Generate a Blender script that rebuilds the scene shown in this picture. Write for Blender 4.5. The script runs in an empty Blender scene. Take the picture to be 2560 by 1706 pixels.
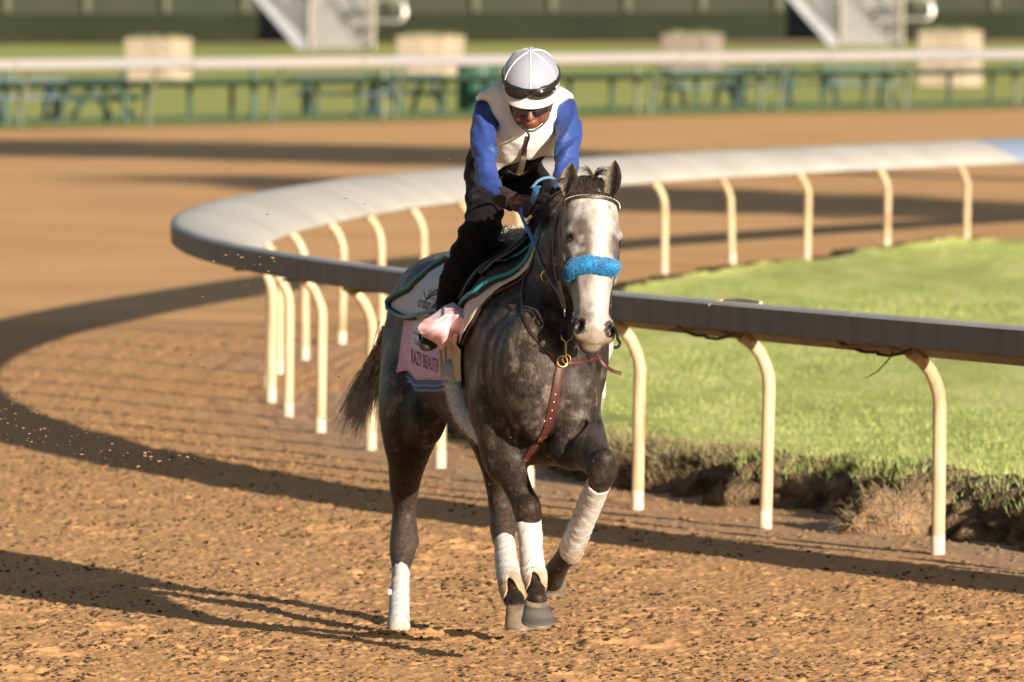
import bpy, math
import numpy as np
from mathutils import Vector, Matrix
from mathutils.bvhtree import BVHTree
S = bpy.context.scene
COL = S.collection
rng = np.random.default_rng(7)
# ------------------------------------------------------------------ camera
FPX, CX, CY, CAMH = 8533.0, 512.0, 341.0, 2.6
TH = math.atan(366 / FPX)
cd = bpy.data.cameras.new('camera'); cam = bpy.data.objects.new('camera', cd); COL.objects.link(cam)
cd.sensor_width = 36; cd.lens = 36 * FPX / 1024; cd.clip_start = .5; cd.clip_end = 3000
cam.location = (0, 0, CAMH); cam.rotation_euler = (math.pi / 2 - TH, 0, 0)
cd.dof.use_dof = True; cd.dof.focus_distance = 32.0; cd.dof.aperture_fstop = 5.9
S.camera = cam
# ------------------------------------------------------------------ sky, sun, exposure
SUN_EL, SUN_AZ = math.radians(13.6), math.radians(30)      # azimuth: from behind the camera towards its right
w = bpy.data.worlds.new('World'); S.world = w; w.use_nodes = True
nt = w.node_tree; bg = nt.nodes['Background']
sky = nt.nodes.new('ShaderNodeTexSky'); sky.sky_type = 'NISHITA'; sky.sun_disc = False
sky.sun_elevation = SUN_EL
sdir = Vector((math.sin(SUN_AZ) * math.cos(SUN_EL), -math.cos(SUN_AZ) * math.cos(SUN_EL), math.sin(SUN_EL)))
sky.sun_rotation = math.atan2(sdir.x, sdir.y)
sky.dust_density = 1.2; sky.ozone_density = 1.0
nt.links.new(sky.outputs[0], bg.inputs[0]); bg.inputs[1].default_value = .050
sl = bpy.data.lights.new('sun', 'SUN'); sl.energy = 4.6; sl.angle = math.radians(.53); sl.color = (1, .89, .735)
so = bpy.data.objects.new('sun', sl); COL.objects.link(so)
so.rotation_euler = (-sdir).to_track_quat('-Z', 'Y').to_euler(); so.location = (6, -10, 9)
S.view_settings.view_transform = 'Standard'; S.view_settings.look = 'None'
S.view_settings.gamma = 1; S.view_settings.use_curve_mapping = False
S.view_settings.exposure = 1.08
# ------------------------------------------------------------------ helpers
def P(px, py, d):
    """point on the sight line of a picture pixel at world depth d"""
    r = np.array([px - CX, FPX * math.cos(TH) - (py - CY) * math.sin(TH), -FPX * math.sin(TH) - (py - CY) * math.cos(TH)])
    return np.array([0, 0, CAMH]) + r * (d / r[1])
def proj(p):
    dz = p[2] - CAMH; c = p[1] * math.cos(TH) - dz * math.sin(TH); u = p[1] * math.sin(TH) + dz * math.cos(TH)
    return CX + FPX * p[0] / c, CY - FPX * u / c
def R(rpx, d): return rpx * d / FPX
def unit(v): v = np.asarray(v, float); return v / np.linalg.norm(v)
def mesh(name, v, f, mat=None, parent=None, smooth=True, loc=None):
    me = bpy.data.meshes.new(name)
    v = np.asarray(v, np.float32).reshape(-1, 3)
    if isinstance(f, np.ndarray):
        k = f.shape[1]; me.vertices.add(len(v)); me.vertices.foreach_set('co', v.ravel())
        me.loops.add(f.size); me.loops.foreach_set('vertex_index', f.astype(np.int32).ravel())
        me.polygons.add(len(f)); me.polygons.foreach_set('loop_start', np.arange(0, f.size, k, dtype=np.int32))
        me.update(calc_edges=True)
    else:
        me.from_pydata(v.tolist(), [], f); me.update()
    if smooth: me.polygons.foreach_set('use_smooth', np.ones(len(me.polygons), bool))
    o = bpy.data.objects.new(name, me); COL.objects.link(o)
    if mat: me.materials.append(mat)
    if parent is not None: o.parent = parent; o.matrix_parent_inverse = Matrix.Translation(parent.location).inverted()
    return o
def thing(name, label, cat, loc=(0, 0, 0), group=None):
    o = bpy.data.objects.new(name, None); COL.objects.link(o); o.location = loc; o.empty_display_size = .1
    o['label'] = label; o['category'] = cat
    if group: o['group'] = group
    return o
def tag(o, label=None, cat=None, group=None, kind=None):
    for k, v in (('label', label), ('category', cat), ('group', group), ('kind', kind)):
        if v: o[k] = v
    return o
class MB:
    """collects shapes into one mesh"""
    def __init__(s): s.v = []; s.f = []
    def add(s, v, f):
        n = len(s.v); s.v += [tuple(map(float, p)) for p in v]; s.f += [tuple(i + n for i in q) for q in f]; return s
    def box(s, c, d, rz=0, bev=0, M=None):
        x, y, z = d[0] / 2, d[1] / 2, d[2] / 2; b = min(bev, x * .9, y * .9, z * .9)
        if b:
            vs = []; 
            for sx in (-1, 1):
                for sy in (-1, 1):
                    for sz in (-1, 1):
                        vs += [(sx * x, sy * (y - b), sz * (z - b)), (sx * (x - b), sy * y, sz * (z - b)), (sx * (x - b), sy * (y - b), sz * z)]
            vv = np.array(vs)
            # convex hull through bmesh-free face lists
            def I(sx, sy, sz, k): return ((0 if sx < 0 else 1) * 4 + (0 if sy < 0 else 1) * 2 + (0 if sz < 0 else 1)) * 3 + k
            F = []
            for a in (-1, 1):
                F += [[I(a, -1, -1, 0), I(a, 1, -1, 0), I(a, 1, 1, 0), I(a, -1, 1, 0)], [I(-1, a, -1, 1), I(1, a, -1, 1), I(1, a, 1, 1), I(-1, a, 1, 1)],
                      [I(-1, -1, a, 2), I(1, -1, a, 2), I(1, 1, a, 2), I(-1, 1, a, 2)]]
                for c_ in (-1, 1):
                    F += [[I(a, c_, -1, 0), I(a, c_, 1, 0), I(a, c_, 1, 1), I(a, c_, -1, 1)], [I(a, -1, c_, 0), I(a, 1, c_, 0), I(a, 1, c_, 2), I(a, -1, c_, 2)],
                          [I(-1, a, c_, 1), I(1, a, c_, 1), I(1, a, c_, 2), I(-1, a, c_, 2)]]
                    for e in (-1, 1): F.append([I(a, c_, e, 0), I(a, c_, e, 1), I(a, c_, e, 2)])
            FF = []
            for q in F:
                m = vv[q].mean(0); nn = np.cross(vv[q[1]] - vv[q[0]], vv[q[2]] - vv[q[0]])
                FF.append(q if nn @ m > 0 else q[::-1])
        else:
            vv = np.array([(sx * x, sy * y, sz * z) for sx in (-1, 1) for sy in (-1, 1) for sz in (-1, 1)])
            FF = [[0, 1, 3, 2], [4, 6, 7, 5], [0, 4, 5, 1], [2, 3, 7, 6], [0, 2, 6, 4], [1, 5, 7, 3]]
        if M is not None: vv = vv @ np.asarray(M).T
        elif rz:
            c_, s_ = math.cos(rz), math.sin(rz); vv = vv @ np.array([[c_, s_, 0], [-s_, c_, 0], [0, 0, 1]])
        return s.add(vv + np.array(c), FF)
    def tube(s, pts, r, n=10, caps=True, flat=None, ref=None):
        pts = [np.asarray(p, float) for p in pts]; m = len(pts)
        rr = [r] * m if np.isscalar(r) else list(r)
        V = []; prev = None
        for i, p in enumerate(pts):
            t = unit(pts[min(i + 1, m - 1)] - pts[max(i - 1, 0)])
            if ref is not None:
                a = unit(np.cross(t, ref)) if np.ndim(ref) == 1 else unit(ref[i] - t * (ref[i] @ t))
            elif prev is None:
                a = np.cross(t, (0, 0, 1) if abs(t[2]) < .9 else (1, 0, 0)); a = unit(a)
            else: a = unit(prev - t * (prev @ t))
            prev = a; b = np.cross(t, a)
            fa = flat or 1.0
            for k in range(n):
                g = 2 * math.pi * k / n; V.append(p + rr[i] * (math.cos(g) * a + math.sin(g) * b * fa))
        F = [(i * n + k, i * n + (k + 1) % n, (i + 1) * n + (k + 1) % n, (i + 1) * n + k) for i in range(m - 1) for k in range(n)]
        if caps: F += [tuple(range(n))[::-1], tuple((m - 1) * n + k for k in range(n))]
        return s.add(V, F)
    def build(s, name, mat=None, parent=None, smooth=True, **k):
        o = mesh(name, s.v, s.f, mat, parent, smooth)
        if smooth:
            me = o.data; me.set_sharp_from_angle(angle=math.radians(k.get('ang', 40)))
        return o
def crom(pts, n):
    """Catmull-Rom through points, n samples per span"""
    p = np.asarray(pts, float); q = np.vstack([2 * p[0] - p[1], p, 2 * p[-1] - p[-2]]); out = []
    for i in range(1, len(q) - 2):
        for t in np.linspace(0, 1, n, endpoint=False):
            out.append(.5 * ((2 * q[i]) + (q[i + 1] - q[i - 1]) * t + (2 * q[i - 1] - 5 * q[i] + 4 * q[i + 1] - q[i + 2]) * t * t + (3 * q[i] - q[i - 1] - 3 * q[i + 1] + q[i + 2]) * t ** 3))
    out.append(p[-1]); return np.array(out)
_H = rng.random(1 << 16).astype(np.float32)
def vnoise(p, seed=0):
    """smooth 2-D or 3-D value noise in 0..1"""
    p = np.asarray(p, np.float32); i = np.floor(p).astype(np.int64); f = (p - i).astype(np.float32); f = f * f * (3 - 2 * f)
    k = p.shape[-1]; C = (73856093, 19349663, 83492791); o = 0
    for b in range(1 << k):
        h = np.full(p.shape[:-1], seed * 2654435 + 77, np.int64); wt = np.ones(p.shape[:-1], np.float32)
        for a in range(k):
            s = (b >> a) & 1; h = h ^ ((i[..., a] + s) * C[a]); wt = wt * (f[..., a] if s else 1 - f[..., a])
        h = (h ^ (h >> 13)) * 1274126177; o = o + _H[(h ^ (h >> 16)) & 0xffff] * wt
    return o
def fbm(p, oct=4, seed=0, gain=.5):
    s, a, t = 0, 1, 0
    for k in range(oct): s = s + a * vnoise(p * (2.03 ** k), seed + k); t += a; a *= gain
    return s / t
def sstep(a, b, x): t = np.clip((x - a) / (b - a), 0, 1); return t * t * (3 - 2 * t)
# ------------------------------------------------------------------ materials
def mat(name, col, rough=.6, col2=None, nscale=8, bump=0, bscale=60, metal=0, sheen=0, attr=None, stretch=None, spec=.5, emit=None, coat=0, trans=0, nlo=.35, nhi=.65, bdist=.01, sub=0):
    m = bpy.data.materials.new(name); m.use_nodes = True; t = m.node_tree; N = t.nodes; L = t.links
    b = N['Principled BSDF']; b.inputs['Roughness'].default_value = rough; b.inputs['Metallic'].default_value = metal
    b.inputs['Specular IOR Level'].default_value = spec
    if sheen: b.inputs['Sheen Weight'].default_value = sheen; b.inputs['Sheen Roughness'].default_value = .4
    if coat: b.inputs['Coat Weight'].default_value = coat
    if trans: b.inputs['Transmission Weight'].default_value = trans
    b.inputs['Base Color'].default_value = (*col, 1)
    tc = N.new('ShaderNodeTexCoord'); mp = N.new('ShaderNodeMapping'); L.new(tc.outputs['Object'], mp.inputs[0])
    if stretch: mp.inputs['Scale'].default_value = stretch
    src = None
    if attr:
        at = N.new('ShaderNodeAttribute'); at.attribute_name = attr; src = at.outputs['Color']; L.new(src, b.inputs['Base Color'])
    if col2 is not None:
        nz = N.new('ShaderNodeTexNoise'); nz.inputs['Scale'].default_value = nscale; nz.inputs['Detail'].default_value = 5; L.new(mp.outputs[0], nz.inputs[0])
        rp = N.new('ShaderNodeMapRange'); rp.inputs[1].default_value = nlo; rp.inputs[2].default_value = nhi; L.new(nz.outputs[0], rp.inputs[0])
        mx = N.new('ShaderNodeMix'); mx.data_type = 'RGBA'; L.new(rp.outputs[0], mx.inputs[0])
        if src:
            mx.blend_type = 'MULTIPLY'; L.new(src, mx.inputs[6]); mx.inputs[7].default_value = (*col2, 1)
        else:
            mx.inputs[6].default_value = (*col, 1); mx.inputs[7].default_value = (*col2, 1)
        L.new(mx.outputs[2], b.inputs['Base Color'])
    if bump:
        n2 = N.new('ShaderNodeTexNoise'); n2.inputs['Scale'].default_value = bscale; n2.inputs['Detail'].default_value = 4; L.new(mp.outputs[0], n2.inputs[0])
        bp = N.new('ShaderNodeBump'); bp.inputs['Strength'].default_value = bump; bp.inputs['Distance'].default_value = bdist
        L.new(n2.outputs[0], bp.inputs['Height']); L.new(bp.outputs[0], b.inputs['Normal'])
    if emit: b.inputs['Emission Color'].default_value = (*emit, 1); b.inputs['Emission Strength'].default_value = 1
    return m
# ================================================================== rail line and ground
RK = np.array([(26, 8.9), (30, 6.2), (34, 3.85), (36, 2.82), (38.1, 1.9), (41.5, .60), (44.8, -.36), (48, -1.05), (50.8, -1.40), (53.5, -1.54), (56, -1.50), (58.1, -1.38), (60.1, -1.19),
               (64.3, -.66), (68.5, .08), (72.7, .9), (74.7, 1.34), (76.7, 1.99), (78.8, 2.73), (80.8, 3.55), (82.8, 4.41), (84.8, 5.3), (90, 8), (100, 14), (112, 22)])
def spl(x, K):
    X, Y = K[:, 0], K[:, 1]; m = np.gradient(Y, X); i = np.clip(np.searchsorted(X, x) - 1, 0, len(X) - 2)
    h = X[i + 1] - X[i]; t = (x - X[i]) / h
    return (2 * t ** 3 - 3 * t ** 2 + 1) * Y[i] + (t ** 3 - 2 * t ** 2 + t) * h * m[i] + (-2 * t ** 3 + 3 * t ** 2) * Y[i + 1] + (t ** 3 - t ** 2) * h * m[i + 1]
rD = np.arange(20, 112.01, .5); rX = spl(rD, RK)
rX[rD < 30] = 6.2 + (30 - rD[rD < 30]) * .68 + 0
for _ in range(6): rX = np.convolve(np.pad(rX, 1, 'reflect', reflect_type='odd'), [.25, .5, .25], 'valid')
rT = np.gradient(rX, rD)
def railx(d): return np.interp(d, rD, rX)
def railout(d):
    t = np.interp(d, rD, rT); n = np.hypot(t, 1); return -1 / n, t / n
def railoff(x, y):
    """signed distance outside (+, track side) the rail line"""
    t = np.interp(y, rD, rT); return (railx(y) - x) / np.hypot(t, 1)
def railH(d): return np.interp(d, [38, 52, 64, 76, 85, 95], [1.11, 1.09, 1.07, 1.0, .96, .93])
arc = np.concatenate([[0], np.cumsum(np.hypot(np.diff(rX), np.diff(rD)))])
def rails_(d): return np.interp(d, rD, arc)

dirt = mat('track_dirt', (.40, .232, .118), .95, (.33, .185, .09), 3, bump=.6, bscale=70, bdist=.02, spec=.15)
def attrmat(m, t=0):
    return m
# ground sheet to the horizon
v = [(-900, -60, -.12), (900, -60, -.12), (900, 1500, -.12), (-900, 1500, -.12)]
g = mesh('ground', v, [(0, 1, 2, 3)], mat('far_earth', (.20, .17, .08), .95, (.12, .14, .05), .05), smooth=False); tag(g, kind='structure')
v = [(-60, 5, -.035), (60, 5, -.035), (60, 140, -.035), (-60, 140, -.035)]
farD = lambda x: 155.6 + x * 1.22        # outer edge of the dirt (towards the outer rail)
XX = np.linspace(-50, 60, 41)
vb = [(x, 5, -.034) for x in XX] + [(x, 62, -.034) for x in XX] + [(x, max(farD(x), 62.5), -.034) for x in XX]
fb = [(j * 41 + i, j * 41 + i + 1, (j + 1) * 41 + i + 1, (j + 1) * 41 + i) for j in range(2) for i in range(40)]
def dirt_far():
    m = bpy.data.materials.new('far_dirt'); m.use_nodes = True; t = m.node_tree; N = t.nodes; L = t.links; b = N['Principled BSDF']
    b.inputs['Roughness'].default_value = .95; b.inputs['Specular IOR Level'].default_value = .15
    tc = N.new('ShaderNodeTexCoord'); n1 = N.new('ShaderNodeTexNoise'); n1.inputs['Scale'].default_value = .35; n1.inputs['Detail'].default_value = 6
    L.new(tc.outputs['Object'], n1.inputs[0])
    r = N.new('ShaderNodeValToRGB'); r.color_ramp.elements[0].position = .35; r.color_ramp.elements[0].color = (.62, .345, .150, 1); r.color_ramp.elements[1].position = .68; r.color_ramp.elements[1].color = (.74, .42, .185, 1)
    L.new(n1.outputs[0], r.inputs[0]); L.new(r.outputs[0], b.inputs['Base Color'])
    n2 = N.new('ShaderNodeTexNoise'); n2.inputs['Scale'].default_value = 12; n2.inputs['Detail'].default_value = 6; L.new(tc.outputs['Object'], n2.inputs[0])
    bp = N.new('ShaderNodeBump'); bp.inputs['Strength'].default_value = .22; bp.inputs['Distance'].default_value = .06; L.new(n2.outputs[0], bp.inputs['Height']); L.new(bp.outputs[0], b.inputs['Normal'])
    return m
g = mesh('dirt_track', vb, fb, dirt_far(), smooth=False); tag(g, kind='structure')
# finely worked dirt in front: real relief
nc = 560; rows = [28.6]
while rows[-1] < 66: rows.append(rows[-1] + .017 * (rows[-1] / 31) ** 2.1)
rows = np.array(rows); u = np.linspace(-1, 1, nc); ue = 1 + .0036 * np.cumsum(1.09 ** np.arange(48)); nfine = nc; u = np.concatenate([-ue[::-1], u, ue]); nc = len(u)
Y = np.repeat(rows[:, None], nc, 1); X = u[None, :] * (rows[:, None] * .064 + .2)
off = railoff(X, Y); near = sstep(-.2, 1.1, off + .35 * (vnoise(np.stack([X, Y], -1) * .8, 3) - .5))   # 1 on the harrowed track, 0 on the packed strip by the rail
XY = np.stack([X, Y], -1)
warp = np.stack([vnoise(XY * 9, 11), vnoise(XY * 9, 12)], -1) * .05
n1 = fbm((XY + warp) * 34, 3, 21, .5); n2 = vnoise(XY * 80, 31); n3 = fbm(XY * 2.2, 3, 41); n5 = fbm(XY * np.array([7, 4]) + 4, 3, 44); n6 = fbm((XY + warp) * 15 + 9, 3, 46)
clump = sstep(.35, .7, n5)
s1 = vnoise((XY + warp) * 27, 61); s2 = vnoise((XY + warp) * 50, 62); s3 = vnoise((XY + warp) * np.array([21, 15]), 63)
lump = np.clip(s1 - .76 + .07 * clump, 0, .2) * .026 + np.clip(s2 - .70 + .06 * clump, 0, .2) * .034; pit = np.clip(.20 + .06 * clump - s3, 0, .2) * .085
Zt = (n3 - .5) * .016 + lump - pit + (n1 - .5) * .0052 + .0028 * np.sin(off * 26 + 5 * vnoise(XY * .6, 65)) * vnoise(XY * 1.1, 66) + (n2 - .5) * .0034 + np.clip(n6 - .74, 0, 1) * .05
Sarc = rails_(Y)
st = fbm(np.stack([Sarc * .55, off * 7.5], -1), 4, 51); st2 = vnoise(np.stack([Sarc * 2.2, off * 16], -1), 55)
Zs = (st - .5) * .034 + (st2 - .5) * .010 + np.clip(n1 - .70, 0, 1) * .10
Z = Zt * near + Zs * (1 - near)
def hoof_dent(x, y, r, dz):
    global Z
    d = np.hypot((X - x), (Y - y) * .8) / r; Z = Z - dz * np.exp(-d ** 2 * 2) + dz * .8 * np.exp(-((d - 1.35) * 3.2) ** 2)
for _ in range(46):
    y = rng.uniform(30, 40); x = rng.uniform(-1, 1) * y * .062
    if railoff(x, y) > 1.2: hoof_dent(x, y, rng.uniform(.07, .12), rng.uniform(.008, .02))
FOOT = P(399, 636, 33.52); hoof_dent(FOOT[0], FOOT[1], .085, .012)
ef = sstep(0, .7, ue[-1] - np.abs(u))[None, :] * sstep(0, 5, rows[-1] - rows)[:, None]; Z = (Z + .004) * ef - .0385 * (1 - ef)
V = np.stack([X, Y, Z], -1).reshape(-1, 3)
ii = (np.arange(len(rows) - 1)[:, None] * nc + np.arange(nc - 1)[None, :]).ravel()
Fq = np.stack([ii, ii + 1, ii + nc + 1, ii + nc], -1)
# keep the relief off the infield
keep = (off.reshape(-1)[Fq] > -2.6).any(1); Fq = Fq[keep]
def dirt_near():
    m = bpy.data.materials.new('near_dirt'); m.use_nodes = True; t = m.node_tree; N = t.nodes; L = t.links; b = N['Principled BSDF']
    b.inputs['Roughness'].default_value = .92; b.inputs['Specular IOR Level'].default_value = .15
    at = N.new('ShaderNodeAttribute'); at.attribute_name = 'coat'
    tc = N.new('ShaderNodeTexCoord'); n1 = N.new('ShaderNodeTexNoise'); n1.inputs['Scale'].default_value = 45; n1.inputs['Detail'].default_value = 5
    L.new(tc.outputs['Object'], n1.inputs[0]); mr = N.new('ShaderNodeMapRange'); mr.inputs[1].default_value = .3; mr.inputs[2].default_value = .7; mr.inputs[3].default_value = .8; mr.inputs[4].default_value = 1.12; L.new(n1.outputs[0], mr.inputs[0])
    mx = N.new('ShaderNodeMix'); mx.data_type = 'RGBA'; mx.blend_type = 'MULTIPLY'; mx.inputs[0].default_value = 1; L.new(at.outputs['Color'], mx.inputs[6]); L.new(mr.outputs[0], mx.inputs[7]); L.new(mx.outputs[2], b.inputs['Base Color'])
    n2 = N.new('ShaderNodeTexNoise'); n2.inputs['Scale'].default_value = 220; n2.inputs['Detail'].default_value = 4; L.new(tc.outputs['Object'], n2.inputs[0])
    bp = N.new('ShaderNodeBump'); bp.inputs['Strength'].default_value = .35; bp.inputs['Distance'].default_value = .006; L.new(n2.outputs[0], bp.inputs['Height']); L.new(bp.outputs[0], b.inputs['Normal'])
    return m
def setcol(o, c, name='coat'):
    a = o.data.color_attributes.new(name, 'FLOAT_COLOR', 'POINT'); c4 = np.ones((len(o.data.vertices), 4), np.float32); c4[:, :3] = c; a.data.foreach_set('color', c4.ravel())
g = mesh('near_dirt', V, Fq, dirt_near()); tag(g, kind='structure')
wet = ((1 - near) * sstep(.25, .75, fbm(XY * np.array([1.2, .35]), 3, 61))).reshape(-1, 1)
setcol(g, np.array([.58, .318, .140]) * (1 - wet * .8) + np.array([.42, .28, .18]) * wet * .8)
# ---- infield bank and grass
def bank_off(d): return np.interp(d, [30, 38, 39.2, 41, 42.6, 44.5, 48, 53, 60, 66, 70, 77, 84, 100], [.5, .5, .48, .64, .40, .5, .72, 1.0, 1.15, 1.15, 1.35, 1.8, 2.3, 4])
bd = np.arange(27, 108, .035)
jag = (fbm(np.stack([rails_(bd) * 1.6, bd * 0], -1), 4, 71) - .5) * .34
ox, oy = railout(bd); bo = -(bank_off(bd) + jag)
bx, by = railx(bd) + ox * bo, bd + oy * bo
nb = len(bd); prof = [(0, -.03), (.03, .02), (.055, .06), (.08, .10), (.10, .13), (.125, .165), (.15, .20), (.19, .235), (.25, .258), (.42, .275)]
Vb = []
for k, (a, z) in enumerate(prof):
    jz = (fbm(np.stack([rails_(bd) * 9, np.full(nb, k * .55)], -1), 5, 80) - .5)
    ja = (fbm(np.stack([rails_(bd) * 11, np.full(nb, k * .6)], -1), 5, 90) - .5) * .30 * (k < 9)
    hh = .75 + .5 * vnoise(np.stack([rails_(bd) * .5, bd * 0], -1), 77)
    Vb.append(np.stack([bx - ox * (a + ja + .02), by - oy * (a + ja + .02), z * .82 * hh + jz * .07 * (k > 0)], -1))
Vb = np.array(Vb); ntop = Vb[-1].copy()
Vb = Vb.reshape(-1, 3)
ii = (np.arange(len(prof) - 1)[:, None] * nb + np.arange(nb - 1)[None, :]).ravel()
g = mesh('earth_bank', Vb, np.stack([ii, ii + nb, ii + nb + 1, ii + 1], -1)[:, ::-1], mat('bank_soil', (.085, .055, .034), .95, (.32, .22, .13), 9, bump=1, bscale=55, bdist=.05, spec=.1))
tag(g, kind='structure')
# grass sheet: from the bank's top across the infield
gm = bpy.data.materials.new('infield_grass'); gm.use_nodes = True; t = gm.node_tree; N = t.nodes; L = t.links; b = N['Principled BSDF']
b.inputs['Roughness'].default_value = .9; b.inputs['Specular IOR Level'].default_value = .1
tc = N.new('ShaderNodeTexCoord'); mp = N.new('ShaderNodeMapping'); mp.inputs['Scale'].default_value = (1.2, .28, 1); mp.inputs['Rotation'].default_value = (0, 0, -.22); L.new(tc.outputs['Object'], mp.inputs[0])
n1 = N.new('ShaderNodeTexNoise'); n1.inputs['Scale'].default_value = 2.0; n1.inputs['Detail'].default_value = 7; n1.inputs['Roughness'].default_value = .62; L.new(mp.outputs[0], n1.inputs[0])
r = N.new('ShaderNodeValToRGB'); e = r.color_ramp.elements; e[0].position = .32; e[0].color = (.36, .40, .11, 1); e[1].position = .7; e[1].color = (.68, .67, .28, 1)
q = e.new(.5); q.color = (.50, .54, .155, 1); L.new(n1.outputs[0], r.inputs[0]); L.new(r.outputs[0], b.inputs['Base Color'])
n2 = N.new('ShaderNodeTexNoise'); n2.inputs['Scale'].default_value = 30; n2.inputs['Detail'].default_value = 6; L.new(tc.outputs['Object'], n2.inputs[0])
bp = N.new('ShaderNodeBump'); bp.inputs['Strength'].default_value = .8; bp.inputs['Distance'].default_value = .05; L.new(n2.outputs[0], bp.inputs['Height']); L.new(bp.outputs[0], b.inputs['Normal'])
sel = np.arange(0, nb, 4); edge = ntop[sel]; cols = 46
W = np.linspace(0, 1, cols)[None, :, None] ** 1.6
far = edge.copy(); far[:, 0] = 60; far[:, 2] = .235
G = edge[:, None, :] * (1 - W) + far[:, None, :] * W
zz = .225 + .07 * (fbm(G[..., :2] * np.array([.35, .12]), 3, 95) - .5) + .028 * (fbm(G[..., :2] * 2.0, 3, 96) - .5)
G[..., 2] = np.where(np.arange(cols)[None, :] == 0, G[..., 2], zz)
n_ = len(sel); ii = (np.arange(n_ - 1)[:, None] * cols + np.arange(cols - 1)[None, :]).ravel()
g = mesh('infield_lawn', G.reshape(-1, 3), np.stack([ii, ii + 1, ii + cols + 1, ii + cols], -1), gm); tag(g, kind='structure')
# grass blades: dense on the bank's crest, thinner across the near lawn
def blades(n, fpos, hmin, hmax, wid, name, m, seed, kind='stuff', lean=.45):
    r = np.random.default_rng(seed); p = fpos(r, n); n = len(p)
    a = r.uniform(0, 2 * np.pi, n); h = r.uniform(hmin, hmax, n); wv = wid * r.uniform(.6, 1.3, n)
    dx = np.stack([np.cos(a), np.sin(a), 0 * a], -1) * wv[:, None]; la = r.uniform(0, 2 * np.pi, n); ll = r.uniform(0, lean, n) * h
    ln = np.stack([np.cos(la) * ll, np.sin(la) * ll, h], -1)
    V = np.stack([p - dx, p + dx, p + ln * .55 + dx * .7 - [0, 0, 0], p + ln * .55 - dx * .7, p + ln * np.array([1.25, 1.25, 1])], 1).reshape(-1, 3)
    i = np.arange(n) * 5; F = np.concatenate([np.stack([i, i + 1, i + 2], -1), np.stack([i, i + 2, i + 3], -1), np.stack([i + 3, i + 2, i + 4], -1)])
    o = mesh(name, V, F, m); tag(o, kind=kind)
    return o
bladem = mat('grass_blade', (.165, .21, .055), .8, (.36, .38, .145), 9, spec=.2)
drym = mat('dry_grass_blade', (.34, .27, .15), .8, (.22, .16, .09), 9, spec=.2)
edx, edy, edz = ntop[:, 0], ntop[:, 1], ntop[:, 2]
VB = Vb.reshape(len(prof), nb, 3)
def bankpts(r, n, lo, hi, pw):
    """points lying on the bank's own surface between two rows of its profile"""
    y = 29 + 25 * r.random(n) ** 1.25; k = np.clip(np.searchsorted(bd, y), 1, nb - 2); f = lo + (hi - lo) * r.random(n) ** pw; i = np.floor(f).astype(int).clip(0, len(prof) - 2); w_ = (f - i)[:, None]
    return VB[i, k] * (1 - w_) + VB[i + 1, k] * w_ + r.normal(0, .008, (n, 3)) * [1, 1, 0] - [0, 0, .004]
def crest(r, n):
    p = bankpts(r, n, 4.2, 9, .55); dens = vnoise(np.stack([rails_(p[:, 1]) * 1.1, p[:, 1] * 0], -1), 101); return p[r.random(n) < sstep(.25, .6, dens) * .85 + .15]
blades(70000, crest, .018, .065, .0028, 'crest_grass', bladem, 5, lean=.9)
def crestdry(r, n):
    p = bankpts(r, n, 1.5, 8.8, .6); dens = vnoise(np.stack([rails_(p[:, 1]) * 1.4, p[:, 1] * 0], -1), 103); return p[dens > .45]
blades(36000, crestdry, .02, .08, .0028, 'dry_bank_grass', drym, 6, lean=1.6)
def lawn(r, n):
    y = 33 + 42 * r.random(n) ** 1.5; k = np.clip(np.searchsorted(bd, y), 0, nb - 1); x = edx[k] + .2 + r.random(n) ** 1.2 * (y * .066 + .6 - edx[k]).clip(.1)
    return np.stack([x, y, np.full(n, .205)], -1)
blades(130000, lawn, .018, .045, .0032, 'lawn_grass', bladem, 8)
# ================================================================== inner running rail
white_al = mat('white_cap', (.53, .495, .45), .55, (.44, .41, .37), 1.6, bump=.15, bscale=6, spec=.25)
blue_al = mat('blue_cap', (.25, .33, .46), .5, (.32, .38, .48), 3)
fascia = mat('shaded_fascia', (.112, .110, .108), .6, (.155, .150, .145), 5, bump=.1, bscale=6, stretch=(1.5, 1.5, .4), spec=.25)  # shade on the cap's track-side face, put into a darker grey
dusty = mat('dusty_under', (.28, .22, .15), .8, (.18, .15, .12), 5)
postm = mat('cream_post', (.54, .42, .26), .42, (.33, .205, .105), 12, spec=.4, stretch=(1, 1, .3), nlo=.45, nhi=.75)
sleevem = mat('post_foot', (.46, .39, .29), .5, (.6, .52, .4), 6)
brk = mat('bracket_metal', (.16, .14, .11), .6, (.3, .24, .16), 9)
cablem = mat('black_cable', (.02, .02, .02), .5)
rail = thing('running_rail', 'long curved white inner running rail on bent posts around the bend', 'rail', (1.9, 38, 0))
NL = (.56, -.125); PROF = [(.600, -.012), (.585, .0), (.545, .006), (.42, -.022), (.28, -.07), (.14, -.135), (.06, -.20), (.05, -.215), (.065, -.215), (.15, -.155), (.29, -.092), (.42, -.045), (.545, -.018), (.572, -.022), (.578, -.12), (.590, -.128), (.600, -.12)]
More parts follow.
